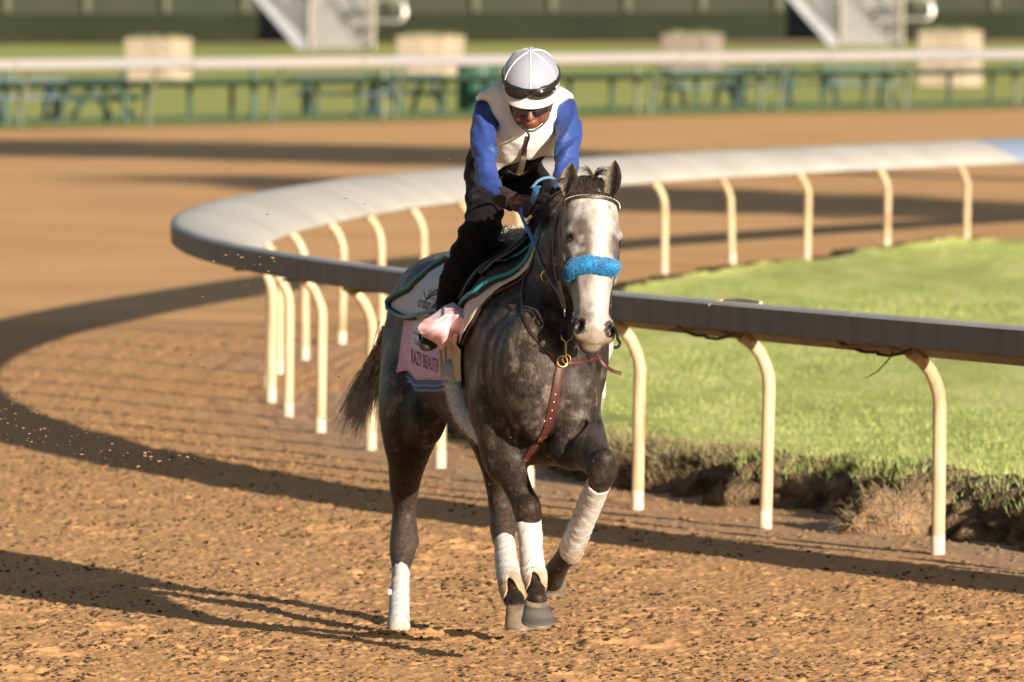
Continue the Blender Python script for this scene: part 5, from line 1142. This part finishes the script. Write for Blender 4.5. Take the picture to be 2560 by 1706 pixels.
# ================================================================== the rider
person = thing('person', 'rider in white helmet, cream vest, blue sleeves and black trousers crouching over the horse', 'person', tuple(P(505, 235, 32.95)))
HC = P(531, 92.5, 32.56); hF = unit((-.03, -.88, -.44)); hX = unit(np.cross(hF, (0, 0, 1))); hX = hX if hX[0] > 0 else -hX; hU = unit(np.cross(hX, hF)); hU = hU if hU[2] > 0 else -hU
def hl(x, f, u): return HC + hX * x + hF * f + hU * u
KA = [hX, hF, hU]
ARML = [(489, 108, 32.78, 13), (484, 122, 32.72, 13), (484, 145, 32.64, 12), (486, 168, 32.56, 11), (489, 184, 32.50, 11), (498, 193.5, 32.43, 8.5), (508, 199, 32.38, 6.5), (516, 203, 32.35, 7)]
ARMR = [(562, 108, 32.78, 13), (567, 122, 32.72, 13), (567.5, 145, 32.66, 12), (566, 168, 32.60, 11), (562, 186, 32.54, 10), (554, 196, 32.48, 8), (546, 203, 32.43, 6.5), (541, 206, 32.41, 7)]
TOR = [(499, 172, 33.20, 33, 26), (506, 162, 33.10, 30, 26), (515, 149, 32.97, 29, 27), (523, 132, 32.85, 32, 28), (527, 115, 32.76, 36, 25), (528, 104, 32.72, 32, 18)]
LEGL = [(487, 172, 33.15, 21, 24), (485, 194, 33.0, 17.5, 20), (484, 216, 32.84, 16.5, 18), (479, 236, 32.76, 16, 17), (468, 256, 32.74, 14.5, 16), (458, 278, 32.73, 13.5, 15), (450, 300, 32.72, 10.5, 12), (446, 313, 32.70, 8.5, 10)]
LEGR = [(517, 172, 33.15, 21, 24), (531, 182, 33.02, 18, 20), (544, 200, 32.90, 16.5, 18), (559, 226, 32.82, 16, 17), (578, 256, 32.90, 14, 16), (590, 284, 32.98, 13, 14), (600, 308, 33.05, 10, 12), (604, 318, 33.05, 8.5, 10)]
def lim(Sd, pts, grow=0, k=.02, n=4, kmul=1, sub=False):
    w_ = [R(p[3], p[2]) * kmul + grow for p in pts]; d_ = [R(p[4] if len(p) > 4 else p[3], p[2]) * kmul + grow for p in pts]; Sd.loft(PP(*[p[:3] for p in pts]), w_, d_, GX, k=k, n=n, sub=sub)
RB = Solid((-.34, 32.05, .98), (.42, 33.45, 2.36), .0052)
lim(RB, TOR, -.02); lim(RB, ARML, -.012); lim(RB, ARMR, -.012); lim(RB, LEGL, -.014); lim(RB, LEGR, -.014)
RB.tube(PP((528, 106, 32.72), (530, 98, 32.62)), [.055, .052], k=.03)
RB.ell(hl(0, -.005, .03), (.074, .095, .095), KA, k=.03)
RB.ell(hl(0, .035, -.045), (.060, .062, .062), KA, k=.03); RB.ell(hl(0, .060, -.098), (.034, .030, .024), KA, k=.025)
for s_ in (-1, 1):
    RB.ell(hl(s_ * .042, .062, -.042), (.022, .020, .018), KA, k=.015); RB.ell(hl(s_ * .052, .02, -.075), (.020, .05, .030), KA, k=.03)
    RB.ell(hl(s_ * .078, -.005, -.03), (.010, .020, .032), KA, k=.008)
    RB.ell(hl(s_ * .034, .088, -.014), (.018, .010, .010), KA, k=.010, sub=True)
    RB.tube([hl(s_ * .024, .100, -.060), hl(s_ * .040, .084, -.088)], .0036, k=.005, sub=True)
RB.tube([hl(0, .094, -.012), hl(0, .108, -.036), hl(0, .114, -.050)], [.009, .011, .013], k=.010); RB.ell(hl(0, .106, -.054), (.020, .012, .010), KA, k=.008)
RB.ell(hl(0, .090, -.079), (.024, .010, .006), KA, k=.008); RB.ell(hl(0, .088, -.089), (.021, .010, .006), KA, k=.008)
RB.tube([hl(-.026, .098, -.084), hl(0, .107, -.084), hl(.026, .098, -.084)], .0032, k=.003, sub=True)
def hand(S_, c, kn, tip, th_, wr, sgn):
    """fist: wrist, palm, four curled fingers of unequal length, thumb across"""
    S_.loft([wr, c], [.026, .036], [.022, .026], GX, k=.012, n=3); S_.ell(c, (.030, .028, .027), k=.012)
    for i in range(4):
        u_ = i / 3; lng = (.92, 1.0, .96, .78)[i]; k0 = kn[0] + (kn[1] - kn[0]) * u_; t0 = tip[0] + (tip[1] - tip[0]) * u_; m1 = k0 + (t0 - k0) * .45 * lng + np.array([sgn * .012, -.022, -.004])
        S_.tube([c + (k0 - c) * .4, k0, m1, k0 + (t0 - k0) * lng + np.array([0, -.008, 0])], [.0115, .0108, .0098, .0085], k=.0015, n=3)
    S_.tube(th_, [.012, .0112, .0095], k=.005, n=3)
hand(RB, P(519.5, 204.5, 32.35), (P(526.5, 199.5, 32.31), P(520.5, 212.5, 32.31)), (P(533.5, 206.0, 32.31), P(527.0, 217.5, 32.31)), [P(517, 199, 32.33), P(525, 197.5, 32.30), P(532, 201.5, 32.29)], P(508, 199.5, 32.38), 1)
hand(RB, P(541, 207, 32.41), (P(536, 203, 32.37), P(540, 214, 32.37)), (P(531, 208, 32.37), P(534, 217, 32.37)), [P(543, 202, 32.39), P(537, 200, 32.36), P(532, 203, 32.36)], P(549, 202, 32.44), -1)
V, F = RB.mesh(); skin = mat('skin', (.25, .115, .065), .45, attr='coat', bump=.25, bscale=300, bdist=.001, spec=.4)
o = mesh('body', V, F, skin, person); q = V - HC; qx, qf, qu = q @ hX, q @ hF, q @ hU
c = np.tile(np.array([.175, .068, .038]), (len(V), 1)); c *= (.85 + .3 * fbm(V * 60, 3, 900))[:, None]
lipw = np.exp(-((qu + .084) / .009) ** 2 - (qx / .026) ** 2) * (qf > .07); c = c * (1 - .5 * lipw[:, None]) + np.array([.20, .05, .04]) * .5 * lipw[:, None]
cr = (np.exp(-((np.abs(qx) - .034) / .006) ** 2) * ((qu < -.055) & (qu > -.1) & (qf > .05)))[:, None] * .4; c = c * (1 - cr)  # cheek folds deepened by painting their shade into the skin colour
handm = (V[:, 2] < P(0, 190, 32.4)[2]) & (V[:, 1] < 32.47); c[handm] = c[handm] * np.array([.20, .21, .30])
setcol(o, c)
def garment(name, lo, hi, h, fn, m, rel=None, par=person):
    S_ = Solid(lo, hi, h); fn(S_)
    if rel: S_.warp(rel)
    v_, f_ = S_.mesh(); return mesh(name, v_, f_, m, par)
# shirt: two sleeves and the yoke under the vest
shirt = mat('blue_shirt', (.034, .066, .25), .5, (.024, .048, .19), 9, bump=.12, bscale=240, bdist=.001, sheen=.06, spec=.25)
def sleeve_rel(p):
    b_ = np.zeros(len(p))
    w_ = vnoise(p * np.array([9, 9, 9.]), 70) * 4
    b_ += .0085 * np.sin(p[:, 2] * 95 + p[:, 0] * 38 + w_ * 2.2) * sstep(1.92, 1.72, p[:, 2]) * (.4 + vnoise(p * 14, 72))
    b_ += .0095 * np.sin(p[:, 2] * 40 - np.abs(p[:, 0] - .05) * 90 + w_ * 1.5) * sstep(1.80, 1.95, p[:, 2]) * vnoise(p * 10, 73)
    return b_ + (fbm(p * 22, 3, 75) - .5) * .010 - .0055 * np.exp(-np.abs(np.sin(p[:, 2] * 52 - np.abs(p[:, 0] - .06) * 60 + w_ * 2.2 + 1)) / .16) * (vnoise(p * 13, 77) > .35) + .0045 * np.exp(-np.abs(np.sin(p[:, 2] * 75 + p[:, 0] * 50 + w_ * 3)) / .2) * vnoise(p * 11, 78)
def f_shirt(S_):
    for A in (ARML, ARMR):
        pts = [list(a) for a in A[:6]] + [[(A[5][0] + A[6][0]) / 2, (A[5][1] + A[6][1]) / 2, (A[5][2] + A[6][2]) / 2, 7]]; lim(S_, pts, .003, k=.02)
    lim(S_, TOR[2:], -.014, k=.03); S_.tube(PP((529, 112, 32.68), (530, 106, 32.63)), [.066, .060], k=.02)
SHL, SHH = (-.30, 32.2, 1.55), (.32, 33.3, 2.30)
garment('shirt', SHL, SHH, .0055, f_shirt, shirt, sleeve_rel)
# trousers
trous = mat('black_trousers', (.0045, .0042, .005), .85, (.008, .0065, .006), 14, bump=.3, bscale=180, bdist=.0015, sheen=.05, spec=.12)
def trel(p):
    w_ = vnoise(p * 7, 170) * 5
    return .010 * np.sin(p[:, 2] * 85 + p[:, 0] * 30 + w_) * vnoise(p * 9, 171) * np.exp(-((p[:, 2] - 1.60) / .16) ** 2) + (fbm(p * 15, 3, 175) - .5) * .018
def f_tr(S_):
    LL = [list(a) for a in LEGL]; 
    for a, e in zip(LL, (1, 1.5, 1.8, 4.5, 3.5, 3.6, 2.6, 1.5)): a[3] += e; a[4] += e
    LR = [list(a) for a in LEGR]
    for a, e in zip(LR, (1, 1, 1.5, 1.5, 1, 1, 1, .5)): a[3] += e; a[4] += e
    lim(S_, LL[:7] + [LL[7]], 0, k=.03); lim(S_, LR, 0, k=.03); lim(S_, TOR[:4], .002, k=.03); S_.ell(P(503, 160, 33.28), (.14, .13, .12), k=.04)
garment('trousers', (-.36, 32.4, 1.25), (.42, 33.6, 2.05), .0060, f_tr, trous, trel)
olive = mat('olive_black_cuff', (.020, .017, .011), .8)
# vest
vestm = mat('cream_vest', (.74, .735, .71), .62, (.69, .685, .66), 7, bump=.2, bscale=120, bdist=.0015, spec=.3)
def f_vest(S_):
    pts = [(517, 151, 32.965, 31.0, 30), (522, 140, 32.90, 32.5, 30.5), (525, 124, 32.81, 33.5, 30), (527, 108, 32.745, 38, 25), (527.5, 99, 32.73, 41, 17)]
    S_.loft(PP(*[p[:3] for p in pts]), [R(p[3], 32.8) + .004 for p in pts], [R(p[4], 32.8) + .004 for p in pts], GX, k=.015, n=5, sup=2.4)
    for s_, x0 in ((-1, 484), (1, 566)): S_.ell(P(x0, 99.5, 32.75), (.030, .055, .026), k=.03)
    # arm holes and neck opening
    for A in (ARML, ARMR):
        pts = [list(a) for a in A[:5]]; pts[0][0] += (-9 if A is ARML else 9); pts[0][1] += 3; lim(S_, pts, .006, k=.008, sub=True); 
    for A in (ARML, ARMR):
        sg = -1 if A is ARML else 1
        S_.loft(PP((A[1][0] + sg * 4, 111, 32.62), (A[2][0] + sg * 1.5, 132, 32.62), (A[3][0] + sg * .5, 160, 32.58)), .052, [.16, .16, .12], GX, k=.008, sub=True)
    S_.tube([hl(0, .02, -.06), hl(0, .035, -.14)], [.085, .065], k=.01, sub=True)
    S_.loft(PP((528.5, 118, 32.55), (527.5, 131, 32.6), (526.5, 143, 32.66)), [.045, .020, .002], [.10, .10, .10], GX, k=.008, sub=True)
    # lower hem: rising to the picture's right
    n_ = unit((.33, 0.0, -1)); p0 = P(523, 156.5, 32.8); S_.ell(p0 + np.array([.14, .0, -.50]), (.60, 1.2, .50), [unit((1, 0, .30)), (0, 1, 0), unit((-.30, 0, 1))], k=.006, sub=True)
def vrel(p): return (fbm(p * 10, 3, 275) - .5) * .016 + .004 * np.sin(p[:, 0] * 60 + p[:, 2] * 50 + vnoise(p * 8, 276) * 5) * vnoise(p * 7, 277)
vo = garment('vest', (-.22, 32.35, 1.62), (.26, 33.15, 2.30), .0050, f_vest, vestm, vrel)
VBT = bvh(vo)
def onvest(x, y, off): h, n_ = onto(x, y, off, VBT); return (h, n_) if h is not None else (P(x, y, 32.62), np.array([0, -1., 0]))
zipm = mat('brown_zip', (.07, .045, .028), .6); z0 = onvest(523.2, 154, .006)[0]
C_ = crom([onvest(527, 136, .004)[0], onvest(525.6, 143, .004)[0], onvest(524.3, 149, .005)[0], z0, P(521.5, 160, z0[1] + .0), P(519.5, 167, z0[1] + .02), P(516.5, 174.5, z0[1] + .05)], 4)
strap('zip', C_, [(0, -1, .15)] * len(C_), .015, .006, zipm, person); strap('zip_flap', [p + [.012 * k / len(C_), .004, 0] for k, p in enumerate(C_)][8:], [(.2, -1, .15)] * (len(C_) - 8), .020, .004, mat('zip_lining', (.06, .042, .028), .7), person)
MB().tube([P(508.5, 171, z0[1] + .09), P(513, 173.6, z0[1] + .05), P(518, 175.2, z0[1] + .04), P(523, 174, z0[1] + .05), P(528.0, 170, z0[1] + .09)], .0045, 6).build('toggle_cord', brass, person)
# glove cuff
cuffm = mat('brown_knit_cuff', (.020, .012, .010), .9, bump=.8, bscale=220, bdist=.003)
for A, s_ in ((((500.5, 195.5, 32.42), (506.5, 199, 32.39), (512, 201.5, 32.365)), 1), (((554, 196, 32.48), (549.5, 200, 32.45), (545, 203, 32.43)), -1)):
    MB().tube(crom(PP(*A), 4), [R(9.8, 32.4) + .002 * math.sin(k * 2.6) for k in range(9)], 18).build('glove_cuff', cuffm, person)
# boots
bootm = mat('boot_black', (.012, .009, .007), .6, (.03, .022, .012), 12, bump=.2, bscale=90, bdist=.002)
def f_boot(side_):
    def f(S_):
        if side_: pts = [(450, 302, 32.72, 10.2, 12), (446, 316, 32.71, 9.6, 11), (440.5, 328, 32.69, 9.0, 11.5), (434, 337, 32.65, 9.2, 10), (428.5, 343.5, 32.60, 8.8, 7.4), (425.5, 346, 32.58, 6.5, 5.4)]
        else: pts = [(600, 306, 33.05, 10.2, 12), (603, 318, 33.05, 9.6, 11), (604.5, 328, 33.02, 9, 11.5), (605.5, 335, 32.95, 8.8, 9), (606, 340, 32.86, 7.5, 6.5), (606, 342, 32.82, 5, 5)]
        lim(S_, pts, 0, k=.01)
    return f
garment('boot', (-.42, 32.4, 1.12), (-.14, 33.0, 1.55), .0055, f_boot(1), bootm); garment('boot', (.25, 32.6, 1.15), (.46, 33.2, 1.55), .0055, f_boot(0), bootm)
MB().tube(crom(PP((438.6, 305, 32.70), (444, 307.5, 32.66), (452, 307.5, 32.66), (460, 304.5, 32.70)), 4), .008, 8).build('trouser_hem', olive, person)
# ---- helmet with stretch cover
hel = mat('helmet_cover', (.29, .30, .37), .30, (.25, .265, .33), 5, bump=.12, bscale=90, bdist=.002, sheen=.3, spec=.5)
HO, HR = (0, -.008, .050), (.1115, .128, .122)
def hell(x_, y_, s_=1.0):
    """helmet surface: longitude x_ (0 front, + right), latitude y_"""
    return hl(HO[0] + HR[0] * s_ * math.sin(x_) * math.cos(y_), HO[1] + HR[1] * s_ * math.cos(x_) * math.cos(y_), HO[2] + HR[2] * s_ * math.sin(y_))
nlo, nla = 60, 26; V = []
for i in range(nla):
    la = -.50 + (math.pi / 2 + .50) * i / (nla - 1)
    for j in range(nlo): lo_ = 2 * math.pi * j / nlo; V.append(hell(lo_, max(la, -.50 + .18 * math.cos(lo_)) if i == 0 else la, .97 if i == 0 else 1))
F = [(i * nlo + j, i * nlo + (j + 1) % nlo, (i + 1) * nlo + (j + 1) % nlo, (i + 1) * nlo + j) for i in range(nla - 1) for j in range(nlo)]
helmet = mesh('helmet', V, F, hel, person)
HMI = (Matrix.Translation(person.location) @ helmet.matrix_parent_inverse).inverted()
def sub(o, par=helmet, mi=None): o.parent = par; o.matrix_parent_inverse = HMI if mi is None else mi; return o
seamm = mat('white_seam', (.72, .72, .70), .5)
def seam(fn, r0=.0022): sub(MB().tube([fn(t) for t in np.linspace(0, 1, 22)], r0, 6).build('seam', seamm, None))
seam(lambda t: hell(0.02, -.02 + 1.58 * t, 1.008), .0030); seam(lambda t: hell(math.pi, -.1 + 1.6 * t, 1.008))
for s_ in (-1, 1):
    seam(lambda t: hell(s_ * (1.12 - .15 * t), -.02 + 1.50 * t, 1.006)); seam(lambda t: hell(s_ * (2.1 + .2 * t), -.1 + 1.6 * t, 1.006))
# peak
V = []; F = []
for sh in (0, 1):
    for i in range(7):
        for j in range(25):
            lo_ = -1.25 + 2.5 * j / 24; e = i / 6 * .030 * math.cos(lo_ * 1.15); p = hell(lo_, -.13 - .18 * (i / 6), 1.0) + hF * e * .7 + hX * math.sin(lo_) * e * .5 - hU * (.012 * i / 6 + (.005 if sh else 0)); V.append(p)
n_ = 175; F = [(i * 25 + j, i * 25 + j + 1, (i + 1) * 25 + j + 1, (i + 1) * 25 + j) for i in range(6) for j in range(24)]; F += [tuple(q + n_ for q in f[::-1]) for f in F]; F += [(150 + j, 151 + j, n_ + 151 + j, n_ + 150 + j) for j in range(24)]
sub(mesh('peak', V, F, mat('peak_white', (.56, .55, .53), .45, bump=.15, bscale=80), None))
# goggles
gog = mat('goggle_frame', (.012, .012, .014), .3); lens = mat('goggle_lens', (.012, .010, .009), .12, spec=.6)
C_ = [hell(a, .13 + .12 * abs(a) / 3.14, 1.03) for a in np.linspace(-math.pi, math.pi, 50)]
gs = sub(strap('goggle_strap', C_, [p - hl(*HO) for p in C_], .023, .004, gog, None))
def gpos(x, u, off): lo_ = math.asin(max(-1, min(1, x / HR[0]))); return hell(lo_, u, 1.0) + unit(hF + hX * math.sin(lo_) * .6) * off
for s_ in (-1, 1):
    cx = .047 * s_; ring = []; 
    for a in np.linspace(0, 2 * math.pi, 33)[:-1]:
        x = cx + .039 * math.cos(a) * 1.0; v_ = .022 * math.sin(a) + .003 * s_ * 0; v_ += .0035 * math.cos(a) * s_ * (1 if math.sin(a) > 0 else -.2); ring.append((x, v_))
    rp = [gpos(x, .085 + v_ * 7.0, .016) for x, v_ in ring]; rp.append(rp[0]); rp.append(rp[1]); fr = sub(MB().tube(rp, .0052, 7, caps=False).build('goggle_rim', gog, None))
    rb = [gpos(x, .085 + v_ * 7.4, .000) for x, v_ in ring]; k = len(rb); sub(MB().add(rb + rp[:k], [(i, (i + 1) % k, k + (i + 1) % k, k + i) for i in range(k)]).build('goggle_gasket', gog, None))
    cc = gpos(cx, .085, .024); ri = [cc + (p - cc) * f_ - hF * (0) for f_ in (.55,) for p in rp[:k]]; V = [cc] + [p + hF * .004 for p in ri] + rp[:k]; F = [(0, 1 + i, 1 + (i + 1) % k) for i in range(k)] + [(1 + i, 1 + k + i, 1 + k + (i + 1) % k, 1 + (i + 1) % k) for i in range(k)]
    sub(mesh('goggle_lens', V, F, lens, None))
sub(MB().tube([gpos(-.012, .085, .018), gpos(0, .11, .022), gpos(.012, .085, .018)], .0045, 7).build('goggle_bridge', gog, None))
# sunglasses under the peak
sung = mat('sunglass_lens', (.012, .008, .020), .06, spec=.9, coat=.6)
for s_ in (-1, 1):
    V = []; 
    for i in range(5):
        for j in range(9):
            x = s_ * (.006 + .062 * j / 8); z_ = -.004 - .030 * i / 4 * (1 - .35 * (j / 8) ** 2) ; V.append(hl(x, .112 - .9 * x * x / .068 * .55 - .001 * (i - 2) ** 2 * .5, z_ - .014))
    F = [(i * 9 + j, i * 9 + j + 1, (i + 1) * 9 + j + 1, (i + 1) * 9 + j) for i in range(4) for j in range(8)]; so_ = mesh('sunglasses', V, F, sung, person); so_.modifiers.new('thick', 'SOLIDIFY').thickness = .003
MB().tube([hl(-.070, .074, -.020), hl(-.03, .110, -.017), hl(0, .116, -.018), hl(.03, .110, -.017), hl(.070, .074, -.020)], .003, 6).build('sunglass_frame', gog, person)
# chin strap and ear straps
stm = mat('helmet_strap', (.05, .035, .025), .7, bump=.5, bscale=300)
for s_ in (-1, 1):
    C_ = crom([hl(s_ * .082, .035, .005), hl(s_ * .076, .045, -.050), hl(s_ * .052, .062, -.098), hl(s_ * .015, .078, -.122), hl(0, .080, -.125)], 6); strap('chin_strap', C_, [hX * s_ * .6 + hF * .6 - hU * .4] * len(C_), .015, .004, stm, person)
C_ = crom([hl(-.080, .0, .0), hl(-.074, .02, -.06), hl(-.052, .060, -.105)], 5); strap('chin_strap', C_, [-hX + hF * .3] * len(C_), .012, .004, stm, person)
for t in range(6): p = hl(.074 - .008 * t, .050 + .004 * t, -.060 - .009 * t); MB().box(p, (.006, .006, .005), rz=.4).build('strap_stud', steel, person, False)
MB().tube(crom([P(526, 130, 32.40), P(529, 136, 32.44), P(526.5, 145, 32.52), P(525, 152, 32.58)], 5), .0045, 6).build('dark_cord', stm, person)
# ================================================================== loose dirt: clods on the track and bits thrown up by the hooves
clodm = mat('dirt_clod', (.36, .20, .088), .95, (.28, .155, .065), 40, bump=.5, bscale=120, bdist=.003, spec=.1)
def clods(name, P_, r_c, seed, m=clodm):
    g_ = np.random.default_rng(seed); n = len(P_); ico = np.array([(0, 0, 1), (.9, 0, .44), (.28, .85, .44), (-.72, .53, .44), (-.72, -.53, .44), (.28, -.85, .44), (.72, .53, -.44), (-.28, .85, -.44), (-.9, 0, -.44), (-.28, -.85, -.44), (.72, -.53, -.44), (0, 0, -1)])
    f_ = np.array([(0, 1, 2), (0, 2, 3), (0, 3, 4), (0, 4, 5), (0, 5, 1), (1, 6, 2), (2, 7, 3), (3, 8, 4), (4, 9, 5), (5, 10, 1), (6, 7, 2), (7, 8, 3), (8, 9, 4), (9, 10, 5), (10, 6, 1), (11, 7, 6), (11, 8, 7), (11, 9, 8), (11, 10, 9), (11, 6, 10)])
    V = ico[None] * r_c[:, None, None] * g_.uniform(.55, 1.35, (n, 12, 1)) * g_.uniform(.7, 1.3, (n, 1, 3)) * np.array([1.25, 1.25, .62]) + P_[:, None]; F = f_[None] + 12 * np.arange(n)[:, None, None]
    o = mesh(name, V.reshape(-1, 3), F.reshape(-1, 3), m); tag(o, kind='stuff'); return o
g = np.random.default_rng(77); n = 9000
y = 29 + 22 * g.random(n) ** 1.25; x = g.uniform(-1, 1, n) * y * .064; ok = (railoff(x, y) > .25) & (vnoise(np.stack([x * 3, y * 1.6], -1), 301) > .42); x, y = x[ok], y[ok]
ri = np.searchsorted(rows, y).clip(1, len(rows) - 1); ci = ((x / (rows[ri] * .064 + .2) + 1) / 2 * (nfine - 1)).round().astype(int).clip(0, nfine - 1) + 48; zz = Z[ri, ci]
rc_ = .0028 + .011 * g.random(len(x)) ** 7; clods('dirt_clods', np.stack([x, y, zz + rc_ * .35], -1), rc_, 1)
n = 20000; y = 29 + 17 * g.random(n) ** 1.15; x = g.uniform(-1, 1, n) * y * .064; ok = (railoff(x, y) > .35) & (vnoise(np.stack([x * 5, y * 2.2], -1), 305) > .40); x, y = x[ok], y[ok]
ri = np.searchsorted(rows, y).clip(1, len(rows) - 1); ci = ((x / (rows[ri] * .064 + .2) + 1) / 2 * (nfine - 1)).round().astype(int).clip(0, nfine - 1) + 48
rc_ = .0028 + .0075 * g.random(len(x)) ** 3.2; clods('dark_speck_clods', np.stack([x, y, Z[ri, ci] + rc_ * .3], -1), rc_, 8, mat('dark_speck_clod', (.035, .023, .016), .95, (.075, .045, .026), 30, spec=.1))  # dark clods; many carry the track's small shadow specks in their colour
# thrown dirt: behind and beside the planted foot, and the spray drifting at the left
pp = []; rr = []
for (cx_, cy_, sx_, sy_, d_, n_, r0) in ((120, 445, 60, 16, 34.3, 90, .0038), (150, 452, 34, 10, 34.2, 22, .0085), (240, 268, 20, 12, 36.0, 24, .0065), (20, 420, 24, 22, 35.2, 50, .006), (330, 480, 70, 16, 34.2, 90, .003), (170, 540, 40, 26, 33.6, 20, .010), (250, 400, 120, 60, 34.8, 60, .0035), (560, 500, 60, 50, 31.6, 60, .0022), (200, 200, 130, 90, 34.5, 30, .0035), (610, 470, 25, 35, 32.4, 24, .0022), (505, 590, 14, 14, 33.0, 16, .003)):
    for k in range(n_):
        p = P(cx_ + g.normal(0, sx_), cy_ + g.normal(0, sy_), d_ + g.normal(0, .5))
        if p[2] > .02: pp.append(p); rr.append(r0 * g.uniform(.3, 1.15))
clods('thrown_dirt', np.array(pp), np.array(rr), 2, mat('damp_dirt', (.30, .17, .08), .95, (.15, .09, .045), 30))
# crumbs heaped round the planted foot
n = 420; a = g.uniform(0, 6.28, n); d_ = .05 + abs(g.normal(0, .045, n)); q = FOOT[None] + np.stack([np.cos(a) * d_, np.sin(a) * d_ * 1.2, 0 * a], -1); q[:, 2] = .012 + np.maximum(0, .02 - d_ * .15); clods('hoof_crumbs', q, .003 + .008 * g.random(n) ** 2, 3)

# paler mound added on the bank, standing in for its sunlit part
CB = P(905, 528, 39.6); RC = Solid(CB + [-.42, -.35, -.12], CB + [.42, .4, .36], .012)
RC.ell(CB + [0, 0, .02], (.27, .2, .17), k=.05); RC.ell(CB + [.13, .02, .05], (.17, .16, .14), k=.05); RC.ell(CB + [-.16, -.02, -.02], (.16, .15, .11), k=.05); RC.warp(lambda p: (fbm(p * 14, 4, 1200) - .5) * .12)
v_, f_ = RC.mesh(); o = mesh('sunlit_mound', v_, f_, mat('sunlit_mound_soil', (.36, .23, .13), .95, (.22, .14, .08), 18, bump=1, bscale=60, bdist=.03, spec=.1)); tag(o, 'tan mound added for the sunlit part of the bank beside the rightmost post', 'bank mound')
sel = g.integers(0, len(v_), 1500); paths = []
for k in sel:
    a = v_[k]; d_ = unit(a - CB) * .6 + g.normal(0, .7, 3); paths.append([a, a + d_ * .02, a + d_ * .04 + [0, 0, -.012]])
r_o = strands('mound_straw', drym, o, None, paths, .0016, seed=9); r_o['kind'] = 'stuff'
